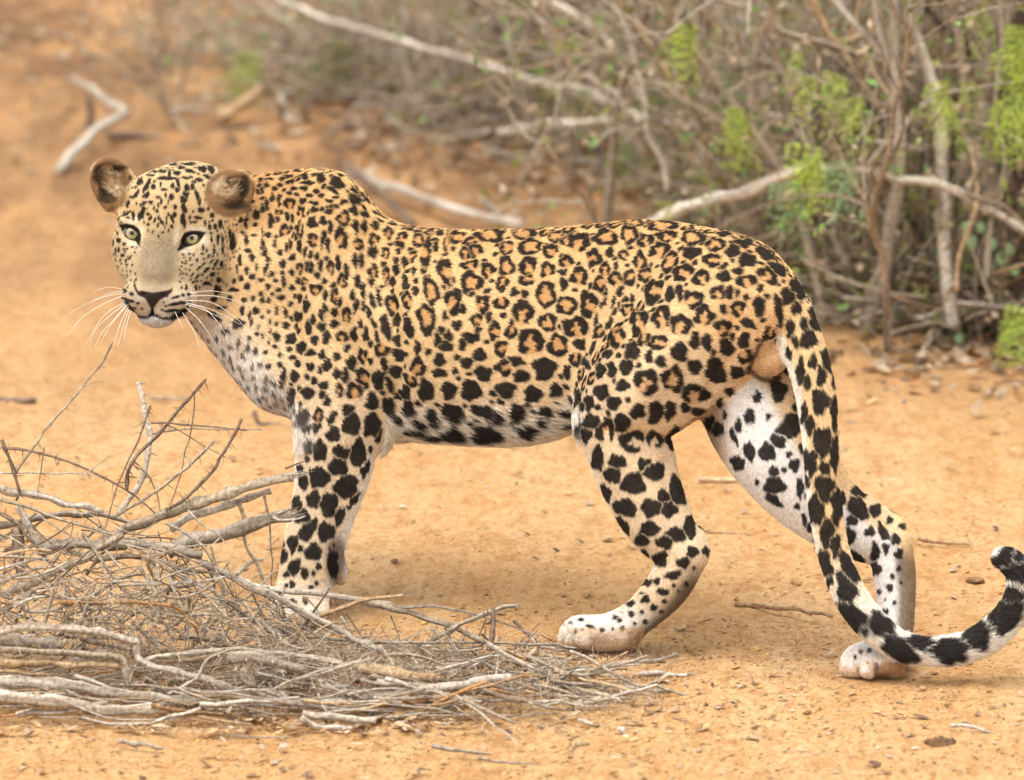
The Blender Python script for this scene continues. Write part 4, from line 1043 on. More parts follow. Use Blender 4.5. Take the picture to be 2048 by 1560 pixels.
branch('grey branch arching behind the white branch on the left', '-60 860;0 845;200 800;400 775;520 772;640 790;800 850', A, 24, 1315, 'g')
branch('long straight grey stick slanting down from left to centre', '-40 672;0 690;180 740;400 820;600 880;800 930;900 975', A, 12, 1350, 'm', 10)
branch('brownish branch rising from lower left to the middle of the pile', '30 1250;150 1195;250 1140;400 1070;540 990;700 900', A, 26, 1352, 'm', taper=0.8)
branch('dark brown stick leaning down at the left front', '330 1120;400 1220;470 1320;545 1425', A, 14, 1375, 'b')
branch('long grey branch sloping down towards the right in front of the foreleg', '1160 1050;1290 1110;1440 1190;1600 1260;1760 1350;1900 1420;2040 1490;2180 1560', A, 21, (1345, 1372), 'g', 4, taper=0.9)
branch('wavy grey twig hanging from the upper branch', '1380 690;1412 790;1408 880;1435 980;1500 1110;1535 1195', A, 13, 1326, 'm', 6)
branch('thin upright brown twig just before the foreleg', '1530 670;1555 800;1568 1000;1570 1200', A, 7, 1328, 'b', 8)
branch('pale stick lying level across the front of the foreleg', '1380 1150;1480 1192;1620 1215;1800 1230;2022 1260;2260 1300', A, 17, 1335, 'w', taper=0.9)
branch('thin pale stick lying level in the middle of the pile', '690 1192;900 1180;1100 1165;1310 1138', A, 9, 1370, 'w')
branch('crooked bleached white twig standing upright above the pile', '795 15;828 120;842 220;862 330;852 470;822 580;762 670;690 775', A, 14, 1325, 'w', 14, taper=1.3)
branch('tall brown thorny stem rising beside the white upright twig', '1192 -5;1110 90;1040 160;960 260;880 350;800 430;745 520;735 640', A, 9, 1335, 'b', 22, taper=1.3)
branch('thin brown stem leaning against the white upright twig', '872 145;840 240;790 370;720 510;680 610;650 700;605 865', A, 6, 1345, 'b', 14)
branch('thorny stem curving up rightmost above the pile', '1400 220;1370 290;1320 370;1280 440;1240 510;1150 610;1050 700;955 755', A, 8, 1335, 'b', 22, taper=1.3)
branch('thorny stem rising at a low slant under the rightmost curving stem', '1242 350;1140 450;1040 540;920 630;800 710;650 790', A, 8, 1340, 'm', 22, taper=1.3)
branch('very thin vertical twig dropping from the tall brown stem', '1125 80;1120 180;1095 330;1070 420;1040 560;1000 680;965 770', A, 4.5, 1338, 'b', 14)
branch('upper of two thin twigs pointing level towards the chest', '870 245;980 245;1130 260;1290 275;1400 285;1440 290', A, 7, 1325, 'b', 12)
branch('lower of two thin twigs pointing level towards the chest', '865 312;980 290;1130 280;1300 285;1520 292', A, 6.5, 1325, 'm', 12)
branch('hair-thin twig falling right from the pair of level twigs', '965 255;1080 320;1180 380;1310 448', A, 4, 1325, 'b', 8)
branch('long thin stem reaching highest of all at the left', '645 -222;590 -100;500 0;460 60;380 150;300 240;240 320;180 400;90 530', A, 6, 1330, 'm', 18, taper=1.5)
branch('side twig on the highest thin stem', '478 38;530 20;600 8', A, 3, 1330, 'm', 3)
branch('long thorny stem descending rightward across the left sky gap', '10 392;160 410;300 440;440 490;600 560;720 630;820 700;905 772', A, 8.5, 1330, 'b', 24)
branch('pale level twig crossing beneath the long thorny stem', '-20 540;200 538;400 540;560 546', A, 6, 1330, 'w', 14)
branch('dark knobbly stem standing at the left edge', '0 350;40 410;72 500;95 590;112 650;90 700', A, 12, 1332, 'b', 10)
branch('short pale spur twig on the long thorny stem', '495 545;570 490;645 435', A, 4, 1330, 'w')
branch('short upright brown twig near the left edge', '255 390;240 520;215 645', A, 4, 1335, 'b', 8)
branch('arched thin twig left of the white upright', '785 505;850 540;890 610;910 680;922 760', A, 5, 1338, 'b', 10)
branch('dark thorny branch dropping to the ground beside the stick ends', '960 830;1080 890;1160 950;1200 1010;1240 1080;1285 1170;1300 1240', A, 10, 1352, 'g', 26)
branch('pale forked twig in front of the smooth grey branch', '1090 755;1150 820;1230 870;1305 948', A, 7, 1350, 'w', 5)
branch('tiny side prong of the pale forked twig', '1275 915;1240 945;1200 975', A, 5, 1350, 'w')
branch('short white stub poking out beyond the pile near the foreleg', '1370 1130;1420 1080;1480 1040;1525 1035', A, 13, 1322, 'w', 3)
branch('grey stick at the far left running into the heap', '-20 1185;150 1110;280 1080', A, 13, 1360, 'g')
branch('peeled orange strip of wood curling through the heap', '350 1290;560 1280;800 1284;960 1300;1040 1330;1080 1380;1150 1440', A, 15, 1378, 'o', taper=0.6)
branch('pale curved twig arching in the lower middle', '640 1170;760 1110;820 1040;860 985', A, 8, 1362, 'm', 4)
branch('grey stick showing between the thick branches', '560 1040;760 1010;900 1040;1050 1090;1200 1110', A, 20, 1335, 'm')
branch('bent twig at the left under the forked limb', '-20 760;90 820;160 900;240 1000;330 1100', A, 12, 1348, 'b', 10)
branch('brown vertical stump at the left of the heap', '100 860;110 960;105 1060;112 1130', A, 36, 1345, 'b')
branch('thin curved dry stem with white tip lower left', '370 1270;372 1230;368 1180', A, 8, 1385, 'w')
B = ZB_
branch('long bow-shaped pale grey branch across the front of the pile', '-60 260;0 245;150 215;400 220;560 245;700 280;780 300;805 340;808 400;870 440;1000 470;1150 505;1300 560;1450 600;1600 650;1750 700;1900 725;2060 745', B, 24, (1412, 1405), 'w', taper=0.8)
branch('upper bleached white log at the front left', '-60 540;0 540;200 548;400 568;600 592;760 618;960 642;1050 655', B, 42, 1424, 'w', taper=0.6)
branch('lower bleached white log lying on the sand', '-60 612;0 615;200 645;400 668;600 695;800 708;945 700', B, 38, 1444, 'w', taper=0.75)
branch('tan split stick above the white logs', '-30 425;200 430;450 436;700 442', B, 25, 1408, 't', taper=0.8)
branch('grey stick ending in a stub bent down on the white log', '-30 350;300 364;550 375;690 395;735 430;745 500;742 600', B, 19, 1410, 'm', taper=1.2)
branch('pale stick lying level along the centre front', '850 412;1000 378;1200 352;1350 345;1470 350;1650 370;1800 395;2060 445', B, 13, 1402, 'w', taper=0.8)
branch('broad weathered bark slab in the centre front', '1340 395;1450 400;1600 415;1790 455', B, 34, 1404, 'g', taper=0.8, name='bark_slab', cat='bark')
branch('pale tan sliver crossing left of the bark slab', '890 430;1100 402;1300 362;1530 305', B, 10, 1400, 't')
branch('curved pale twig rising between log end and bark slab', '985 612;1100 550;1160 500;1190 430;1222 398;1340 345', B, 11, 1420, 'w')
branch('long pale twig sweeping up to the right from the log stub', '1140 618;1300 602;1450 585;1560 590;1700 530;1850 490;2060 430', B, 11, 1418, 'w', 3)
branch('short cut grey stub with a pale face beside the white log', '1000 645;1080 648;1165 655', B, 28, 1428, 'g', taper=0.85)
branch('thin pale stick bowed on the sand below the stub', '478 745;600 775;740 795;880 785;980 745;1100 720;1170 690', B, 9, 1450, 'w', 4, taper=1.4)
branch('grey twig lying level right of the cut stub', '1160 642;1350 635;1510 642', B, 12, 1420, 'g')
branch('pale stick angled down at the bottom centre of the pile', '1760 745;1850 800;1950 860;2060 915', B, 18, 1458, 'w', taper=0.8)
branch('slim grey stick lying on the sand below the pile', '1350 850;1500 862;1695 862', B, 9, 1476, 'g')
branch('short grey weathered stick lying alone on the sand at the left', '695 885;850 905;960 940', B, 15, 1498, 'g')
branch('short white prong pointing down right of centre', '1640 600;1690 650;1720 695', B, 15, 1420, 'w')
branch('flat grey slab of wood at the far left', '-40 295;150 300;300 318;360 330', B, 34, 1402, 'g', taper=0.7, name='bark_slab', cat='bark')
branch('grey limb stub forking behind the long pale twig', '1425 450;1450 510;1485 565', B, 30, 1412, 'm', taper=0.8)
branch('brown stick hidden below the bow-shaped branch', '380 260;520 300;660 335;860 350', B, 15, 1396, 'b')
branch('thin tan splinter above the lower left logs', '-20 470;150 490;290 500', B, 12, 1416, 't')
branch('thin light twig crossing the white logs at the left edge', '-20 575;60 530;120 490', B, 6, 1426, 'w')
branch('bleached twig slanting from the heap to the sand, bottom left', '575 700;560 760;500 830', B, 5, 1450, 'w')
Cz = ZC
branch('stout grey branch end falling away right of the foreleg', '340 152;480 172;600 205;740 252;860 292;1000 350;1070 385', Cz, 24, (1335, 1350), 'm', taper=0.6)
branch('split brown stick with a torn pale tip near the foreleg', '110 240;240 192;380 148;520 130;610 115', Cz, 15, 1345, 't', splinter=True)
branch('slender grey twig trailing right past the torn stick', '600 188;750 180;900 205;1050 240;1150 270;1280 315;1400 360', Cz, 9, 1345, 'g', 5)
branch('grey stick rising to the right behind the short stake', '780 375;900 310;1000 265;1100 230;1180 195;1275 182', Cz, 14, 1352, 'g', 5, taper=0.8)
branch('short reddish brown stake standing upright', '1112 440;1125 300;1135 185', Cz, 17, 1368, 'b', 3, taper=0.6)
branch('long straight thin stick reaching the hind paw', '-40 352;200 375;450 395;700 400;1000 395;1300 405;1500 410;1625 428', Cz, 11, 1348, 'g', 4)
branch('pale twig above the tan log, left of centre', '-20 468;150 490;300 530;345 595', Cz, 11, 1400, 'w')
branch('pale crooked stick leaning over the tan log', '-20 615;150 552;300 520;440 485', Cz, 13, 1405, 'w')
branch('short white bone-like stick end among the litter', '450 422;490 460;540 520;572 552', Cz, 17, 1385, 'w')
branch('fat tan log lying in the litter at centre', '340 540;490 565;640 590;790 605', Cz, 36, 1402, 't', taper=0.75)
branch('long pale log with peeling bark right of centre', '370 720;600 695;760 668;900 640;1050 618;1240 600', Cz, 29, 1428, 'w', taper=0.7, splinter=True)
branch('tan bark strip under the pale peeling log', '490 745;700 722;900 700;1100 650;1360 572', Cz, 12, 1432, 't')
branch('grey-white stick on the sand at bottom centre', '20 812;200 828;440 850', Cz, 20, 1452, 'w', taper=0.85)
branch('straight white twig pointing down to the bottom edge', '920 708;1050 800;1150 890;1292 1002', Cz, 9, (1440, 1500), 'w', 2)
branch('grey stick beside the straight white twig', '960 722;1100 795;1260 862', Cz, 17, 1448, 'm')
branch('short grey piece of wood lying on the bottom sand', '780 1002;950 1025;1110 1042', Cz, 14, 1512, 'g')
branch('another flat grey chip of wood nearest the bottom edge', '1050 1070;1220 1092;1400 1100', Cz, 11, 1530, 'm')
branch('thin white bent straw, left leg of an inverted V', '760 310;650 350;580 412', Cz, 4, 1362, 'w')
branch('thin white bent straw, right leg of an inverted V', '760 310;850 350;935 455', Cz, 4, 1362, 'w')
branch('grey stick lying level below the hind paw', '1640 622;1780 642;1900 652;2080 660', Cz, 12, 1378, 'g', 4)
branch('curled brown piece of bark below the hind paw', '1590 690;1640 700;1700 705', Cz, 24, 1398, 'b', name='bark_curl', cat='bark')
branch('curled tan root piece alone on the bottom sand', '1580 1075;1578 1030;1610 985;1690 982', Cz, 17, 1522, 't', taper=0.7)
branch('thin level twig under the bark strips', '390 782;500 800;900 806', Cz, 8, 1436, 'w')
branch('thin pale twig slanting down left of the peeling log', '105 695;140 780;200 860;262 935', Cz, 6, 1450, 'w')
branch('white grass-like stick on the sand right of the pile', '1350 742;1500 740;1650 765;1810 772', Cz, 9, 1416, 'w')
branch('small bleached chip of wood on the sand', '1630 845;1720 882', Cz, 14, 1450, 'w')
branch('dark stick poking down behind the peeling log', '1010 640;1180 665;1330 700', Cz, 20, 1405, 'b')
Dz = ZD
g2 = 'loose sticks lying on the open sand'
branch('pale split stick ending in an upturned splinter, right of the pile', '-60 268;60 268;150 272;225 262', Dz, 15, 1352, 'w', group=g2, splinter=True)
branch('thin grey stick beside the pale split stick', '-40 330;80 345;220 385;360 400', Dz, 9, 1392, 'g', group=g2)
branch('small white bent stick on the sand at bottom right', '1645 545;1750 555;1850 580;1895 630', Dz, 12, 1470, 'w', group=g2)
branch('pale stick lying on sand between the hind legs', '1470 1207;1540 1214;1600 1220;1665 1232', ZF, 6, (1212, 1236), 't', group=g2)
branch('tan stick at the far side of the sand under the belly line of the rump', '1395 968;1450 962;1515 955', ZF, 7, 964, 't', group=g2)
branch('little pale twig beyond the far hind leg', '1835 1075;1890 1085;1940 1092', ZF, 5, 1088, 't', group=g2)
branch('thin brown twig lying on the sand beyond the tail', '1690 845;1760 850;1830 856', ZF, 4, 852, 'b', group=g2)
branch('dark bent twig in front of the chest on open sand', '505 822;515 843;535 853;560 856', ZF, 5, 850, 'b', group=g2)
branch('short brown stick on the sand at the left edge', '-10 806;30 804;72 800', ZF, 10, 808, 'b', group=g2)
branch('thin faint twig on the sand above the pile', '300 795;340 797;375 796', ZF, 4, 798, 'm', group=g2)
branch('tan twig low on the sand between foreleg and hind leg', '1405 1062;1450 1072;1500 1068', ZF, 4, 1068, 't', group=g2)

# clods of earth
def clod(label, px, row, rx, rz, kind):
    bseed[0] += 1
    n = 14; V = []; F = []
    for i in range(n + 1):
        a = math.pi * i / n
        for j in range(20):
            b = 2 * math.pi * j / 20; V.append((math.sin(a) * math.cos(b), math.sin(a) * math.sin(b), math.cos(a)))
    V = np.array(V); q = V + bseed[0]
    V = V * (1 + 0.5 * (vnoise(q, 0.5, 3) - 0.5) + 0.35 * (vnoise(q, 0.2, 4) - 0.5))[:, None] * np.array([rx, rx * 0.8, rz]) / SP
    for i in range(n):
        for j in range(20): F.append((i * 20 + j, i * 20 + (j + 1) % 20, (i + 1) * 20 + (j + 1) % 20, (i + 1) * 20 + j))
    b = Bag(); ca, cb = map(np.array, kind); m = sstep(0.3, 0.7, vnoise(q, 0.35, 5))[:, None]
    b.add(V, F, ca * m + cb * (1 - m)); o = b.build('clod', MB.m); g0 = G(px, row); o.location = (g0[0], g0[1], rz / SP * 0.25)
    tag(o, label, 'clod', 'clods and pebbles on the sand')
clod('dark brown lump of dung-like earth at bottom right', 1884, 1500, 34, 20, ((0.22, 0.13, 0.06), (0.12, 0.065, 0.03)))
clod('small brown clod on the sand before the hind paw', 1083, 1216, 10, 9, ((0.30, 0.16, 0.07), (0.2, 0.1, 0.05)))
clod('pale round stone nested in the litter left of centre', 704, 1308, 13, 12, ((0.60, 0.46, 0.32), (0.5, 0.38, 0.26)))
clod('tan stone lying in the litter under the peeling log', 800, 1434, 20, 11, ((0.58, 0.36, 0.17), (0.5, 0.3, 0.14)))
clod('small white pebble on the sand right of the pile', 1242, 1462, 7, 7, ((0.75, 0.7, 0.62), (0.65, 0.6, 0.52)))
clod('brown clod between the hind legs, farther back', 1590, 1172, 13, 6, ((0.4, 0.2, 0.08), (0.3, 0.15, 0.06)))
clod('brown flat clod near the tail tip', 1950, 1162, 20, 6, ((0.30, 0.17, 0.08), (0.2, 0.11, 0.05)))

# ------------------------------------------------------------------ fine tangle, straw and litter of the pile
def pile_top(x):   # rough outline of the heap in the picture: row of its top and its ground rows
    return np.interp(x, [-50, 0, 100, 300, 500, 600, 700, 900, 1100, 1300], [1010, 1030, 1020, 1040, 1150, 1215, 1235, 1285, 1320, 1385])
tw = Bag(); st = Bag()
rs = np.random.RandomState(77)
for i in range(1050):
    x = rs.uniform(-40, 1150) if rs.rand() < 0.6 else rs.uniform(-40, 620)
    row = rs.uniform(1292, 1400); tp = pile_top(x) + 10
    y = min(row, tp + (row - tp) * rs.beta(1.6, 1.2))
    L = rs.uniform(30, 150); an = rs.normal(0, 0.55) if rs.rand() < 0.7 else rs.uniform(-1.5, 1.5)
    if x < 480 and rs.rand() < 0.25: an = rs.uniform(-1.6, 1.6)
    d0 = gd(row); dd = rs.uniform(-60, 60); cv = rs.normal(0, 0.18)
    t = np.linspace(-0.5, 0.5, 6)
    c = np.stack([x + t * L * math.cos(an) + cv * L * (t * t) * math.sin(an), y + t * L * math.sin(an) + cv * L * t * t * math.cos(an) * 2, d0 + t * dd], -1)
    Wc = W(c); Wc[:, 2] = np.maximum(Wc[:, 2], 0.002)
    k = rs.choice(list('gmwbtd'), p=[.22, .30, .22, .13, .10, .03])
    rr = rs.choice([1.1, 1.7, 2.6, 4.2], p=[.32, .34, .22, .12]) / SP
    tube_geo(tw, Wc, rr * np.linspace(1, 0.5, 6), WOOD[k], 5 if rr > 0.0015 else 4, 0.2, 1000 + i, cap=False)
    if rs.rand() < 0.5:
        for _ in range(3):
            j = rs.randint(1, 5); spike(tw, Wc[j], rs.normal(0, 1, 3), rs.uniform(0.006, 0.018), 0.0006, np.array(WOOD[k][0]))
for i in range(170):   # flatter, paler sticks lying in the front of the heap
    x = rs.uniform(-60, 1250); row = rs.uniform(1370, 1448) - max(0, x - 700) * 0.02; L = rs.uniform(60, 260); an = rs.normal(0.03, 0.22); d0 = gd(row)
    t = np.linspace(-0.5, 0.5, 7); y = row - rs.uniform(0, 45) - 4; kink = rs.normal(0, 6, 7).cumsum() * 0.5
    c = np.stack([x + t * L * math.cos(an), y + t * L * math.sin(an) + kink, d0 + t * rs.uniform(-90, 90)], -1); Wc = W(c); Wc[:, 2] = np.maximum(Wc[:, 2], 0.004)
    k = rs.choice(list('wmtgo'), p=[.42, .22, .18, .14, .04]); tube_geo(tw, Wc, rs.uniform(1.6, 5.5) / SP * np.linspace(1, 0.6, 7), WOOD[k], 7, 0.2, 9000 + i)
o = tw.build('twig_tangle', MB.m); tag(o, kind='stuff')
# straw: thin dry blades, short, curly
def blade(bag, p, d, L, w_, col, bend=0.4, rs=rs):
    s = np.cross(d, (0, 0, 1.0)); s = s / (np.linalg.norm(s) + 1e-6); g0 = np.array([rs.normal(0, 1), rs.normal(0, 1), -0.6]) * bend
    V = []
    for t in (0, 0.35, 0.7, 1.0):
        c = p + d * L * t + g0 * L * t * t; V += [c - s * w_ * (1 - t * 0.8), c + s * w_ * (1 - t * 0.8)]
    V = np.array(V); V[:, 2] = np.maximum(V[:, 2], 0.001)
    bag.add(V, [(0, 1, 3, 2), (2, 3, 5, 4), (4, 5, 7, 6)], col)
STR = [(0.52, 0.40, 0.27), (0.36, 0.27, 0.19), (0.30, 0.21, 0.14), (0.64, 0.54, 0.40), (0.48, 0.33, 0.2), (0.40, 0.34, 0.28)]
for i in range(7000):
    x = rs.uniform(-50, 1330) if rs.rand() < 0.5 else rs.normal(560, 260)
    if not -60 < x < 1400: continue
    row = rs.uniform(1285, 1440); hmax = max(0.0, (row - pile_top(x)) / SP) * 0.75
    p = G(x, row); p = p + np.array([0, 0, rs.rand() ** 1.5 * hmax * 0.8])
    d = rs.normal(0, 1, 3); d[2] = abs(d[2]) * 0.7; d /= np.linalg.norm(d)
    blade(st, p, d, rs.uniform(0.012, 0.055), rs.uniform(0.0003, 0.0008), np.array(STR[rs.randint(6)]) * rs.uniform(0.8, 1.2))
o = st.build('dry_straw', MB.m); tag(o, kind='stuff')
# litter: bark flakes, leaf bits and crumbs of earth, thick around the pile and thin over the sand
lt = Bag()
def flake(bag, p, a, b, col, tilt):
    th = rs.uniform(0, 6.28); n = 6; z = rs.uniform(0.1, 0.5) * min(a, b)
    V = [(math.cos(th) * a * math.cos(k * 2 * math.pi / n) * rs.uniform(0.7, 1.1) - math.sin(th) * b * math.sin(k * 2 * math.pi / n),
          math.sin(th) * a * math.cos(k * 2 * math.pi / n) + math.cos(th) * b * math.sin(k * 2 * math.pi / n), tilt * a * math.cos(k * 2 * math.pi / n + th)) for k in range(n)] + [(0, 0, z), (0, 0, -z)]
    V = np.array(V) + p; F = []
    for k in range(n): F.append((k, (k + 1) % n, n)); F.append(((k + 1) % n, k, n + 1))
    bag.add(V, F, col)
LC = [(0.50, 0.36, 0.22), (0.34, 0.22, 0.13), (0.22, 0.13, 0.08), (0.58, 0.47, 0.34), (0.42, 0.24, 0.11), (0.60, 0.40, 0.2)]
for i in range(5200):
    u = rs.rand()
    if u < 0.5: x, y = rs.normal(620, 380), rs.uniform(1300, 1470)
    elif u < 0.72: x, y = rs.uniform(-50, 2100), rs.uniform(1380, 1570)
    else: x, y = rs.uniform(-50, 2100), rs.uniform(760, 1400)
    if not -80 < x < 2130: continue
    p = G(x, y); a = rs.gamma(2.0, 0.0016) + 0.0008
    if u > 0.5: a *= 0.75
    p[2] = 0.002 + a * 0.2 + max(0, ground_h(np.array([p[0], p[1], 0.0])))
    flake(lt, p, a * 1.5, a * rs.uniform(0.4, 0.9), np.array(LC[rs.randint(6)]) * rs.uniform(0.7, 1.15), rs.uniform(-0.5, 0.5))
o = lt.build('leaf_litter', MB.m, smooth=False); tag(o, kind='stuff')
# crumbs of sand
cr_ = Bag()
for i in range(12000):
    x, y = rs.uniform(-60, 2110), (rs.uniform(1240, 1575) if rs.rand() < 0.6 else rs.uniform(700, 1300))
    p = G(x, y); p[2] = ground_h(np.array([p[0], p[1], 0.0])) + 0.0006
    a = rs.gamma(2.2, 0.0009) + 0.0006
    dk = rs.rand() < 0.22
    flake(cr_, p, a, a * 0.8, np.array((0.26, 0.13, 0.05) if dk else (0.60, 0.34, 0.125)) * rs.uniform(0.85, 1.1), 0.2)
o = cr_.build('sand_crumbs', MB.m, smooth=False); tag(o, kind='stuff')
# little dry shoots standing on the sand
sg = Bag()
for i in range(260):
    if rs.rand() < 0.35: x, y = rs.uniform(1200, 1650), rs.uniform(1290, 1450)
    else: x, y = rs.uniform(-50, 2100), rs.uniform(1250, 1560)
    p = G(x, y)
    for _ in range(rs.randint(1, 4)):
        d = np.array([rs.normal(0, 0.5), rs.normal(0, 0.5), 1.0]); d /= np.linalg.norm(d)
        blade(sg, p, d, rs.uniform(0.006, 0.024), rs.uniform(0.0003, 0.0006), np.array(STR[rs.randint(6)]) * 0.75, 0.3)
o = sg.build('dry_shoots', MB.m); tag(o, kind='stuff')
print('pile', time.time() - T0)

# ------------------------------------------------------------------ background: fallen sticks, shrubs and undergrowth
g3 = 'fallen branches behind the leopard'
def bgb(label, s, r, rows, kind='w', **k):
    branch(label, s, ZF, r, rows, kind, group=g3, name='fallen_branch', **k)
bgb('long pale branch slanting down from the top edge, left of the bushes', '540 -12;600 18;690 50;760 68;900 110;1000 142;1100 168;1200 200;1300 246', 7.5, (220, 420), 'W', taper=0.8)
bgb('short side shoot standing up from the long slanting branch', '812 78;822 40;838 22', 6, (170, 190), 'm')
bgb('grey forked stub standing below the long slanting branch', '838 105;850 150;856 190;850 215', 11, 215, 'g')
bgb('pale branch lying level behind the back, thin left end', '560 195;590 245;720 283;860 284;950 270;1010 262', 7, (240, 300), 'w')
bgb('white-grey branch lying level, right part behind the back', '1000 268;1090 250;1180 244;1290 244;1420 246', 10, (400, 460), 'W')
bgb('tan stick forking below the level branch', '1050 318;1120 300;1210 270;1260 255', 9, 330, 't')
bgb('thick pale fallen branch just behind the shoulders', '700 345;760 366;800 380;870 405;940 425;1040 447', 11, (372, 470), 'W', taper=0.8)
bgb('dark stem leaning beside the thick pale fallen branch', '690 328;730 360;775 400;828 448', 7, (380, 460), 'b', taper=1.2)
bgb('upright pale twig beyond the shoulders', '828 362;830 320;836 290', 6, 372, 't')
bgb('second upright pale twig beyond the shoulders', '722 345;730 315;738 292', 6, 350, 't')
bgb('pale twig fork lying beyond the back', '960 402;1000 425;1050 448', 7, 450, 'w')
bgb('short pale twig near the twig fork', '1035 400;1050 430;1062 450', 6, 448, 't')
bgb('left arm of the bent pale stick at the upper left', '118 345;150 300;190 262;245 228', 10, (352, 300), 'w', taper=0.9)
bgb('right arm of the bent pale stick at the upper left', '255 228;215 198;180 175;145 155', 10, (300, 250), 'w', taper=0.6)
bgb('tan broken stick leaning beyond the cat\'s head', '440 240;480 208;520 174', 11, 262, 't', taper=0.95)
bgb('faint thin stick behind the head', '360 255;395 285;412 325', 5, 300, 't')
bgb('dark upright stub by the bent pale stick', '176 262;182 225;174 190', 9, 268, 'b')
bgb('dark brown stick lying right of the bent pale stick', '215 265;270 272;345 280', 8, 285, 'b')
bgb('brown stick lying across the litter at upper left', '380 268;430 262;500 250', 6, 272, 'b')
bgb('grey stick lying among leaves at the far left', '20 240;60 250;95 246', 6, 252, 'm')
bgb('white bleached branch rising to the right from behind the rump', '1290 455;1350 425;1420 402;1500 380;1570 352;1640 330', 13, (660, 690), 'W', taper=0.8)
bgb('pale branch continuing level across the right bush', '1640 336;1720 342;1800 358;1880 372;1960 405;2060 470', 10, (700, 720), 'w', taper=0.9)
bgb('diagonal thin brown branch across the right bush', '1760 320;1800 270;1870 210;1920 180;2060 140', 6, (600, 640), 'm', taper=0.8)
bgb('long arching bare branch entering the right bush from the top left', '1410 -12;1480 5;1560 60;1640 82;1760 120;1860 132;1960 135;2060 155', 6, 640, 'm', taper=1.4)
bgb('dark straight branch in the top right corner', '1820 -12;1880 42;1930 90;1980 140;2060 158', 6, 660, 'd', taper=1.0)
bgb('grey branch crossing above the pale one in the bush', '1700 160;1800 190;1900 182;2060 165', 5, 640, 'g')

GREEN = (0.44, 0.56, 0.09); GREEN2 = (0.20, 0.34, 0.09); OLIVE = (0.24, 0.25, 0.07); BLUEG = (0.24, 0.36, 0.17)
def leaf(bag, p, d, s, L, w_, col):
    """pointed leaflet with a fold along the middle"""
    n = np.cross(d, s); a = p + d * L * 0.45
    bag.add([p, a + s * w_ - n * w_ * 0.3, p + d * L, a - s * w_ - n * w_ * 0.3, a + n * w_ * 0.15], [(0, 1, 4), (1, 2, 4), (2, 3, 4), (3, 0, 4)], col)
def spray(parent, px, py, row, size, ang, n, col, seed, droop=0.5):
    """feathery twice-divided leaves hanging from a twig"""
    rs = np.random.RandomState(seed); bag = Bag(); d0 = gd(row); sc = size / SP * (1 + d0 / (DIST * SP))
    base = W([px, py, d0]); R_, U_ = np.array([1.0, 0, 0]), np.array([0, 0.2, 1.0])
    for i in range(max(2, n - 2)):
        a = math.radians(ang + (i / max(1, n - 3) - 0.5) * 60 + rs.uniform(-12, 12)); dv = np.array([math.cos(a), rs.uniform(-0.6, 0.6), math.sin(a)]); dv /= np.linalg.norm(dv)
        L = sc * rs.uniform(0.6, 1.0); pts = [base]
        for k in range(9): dv = dv + np.array([0, 0, -droop * 0.10]); dv /= np.linalg.norm(dv); pts.append(pts[-1] + dv * L / 9)
        pts = np.array(pts); tube_geo(bag, pts, 0.0012, ((0.3, 0.3, 0.1), (0.25, 0.25, 0.08)), 4, 0.0, seed, cap=False)
        for k in range(2, 10, 2):
            t = pts[k] - pts[k - 1]; t /= np.linalg.norm(t); s = np.cross(t, (0.1, -1, 0.3)); s /= np.linalg.norm(s)
            for sg_ in (-1, 1):
                pl = L * 0.46 * math.sin(math.pi * (k + 1.5) / 12); dd = s * sg_ + t * 0.45 + rs.normal(0, 0.1, 3); dd /= np.linalg.norm(dd)
                for q in range(6):
                    pp = pts[k] + dd * pl * (q + 0.5) / 6 + np.array([0, 0, -0.0022 * q * q]); c_ = np.array(col) * rs.uniform(0.55, 1.35)
                    s2 = t
                    leaf(bag, pp, (t * 0.8 + dd * 0.4), dd, sc * 0.080, sc * 0.030, c_); leaf(bag, pp, (-t * 0.8 + dd * 0.4), dd, sc * 0.080, sc * 0.030, c_)
    o = bag.build('leaf_spray', ML, parent) if False else bag.build('leaf_spray', ML.m, parent)
    return o
def walk(rs, p, d, L, n, wob, up=0.0):
    pts = [p]; d = d / np.linalg.norm(d)
    for _ in range(n):
        d = d + rs.normal(0, wob, 3) + np.array([0, 0, up]); d /= np.linalg.norm(d); pts.append(pts[-1] + d * L / n)
    return np.array(pts)
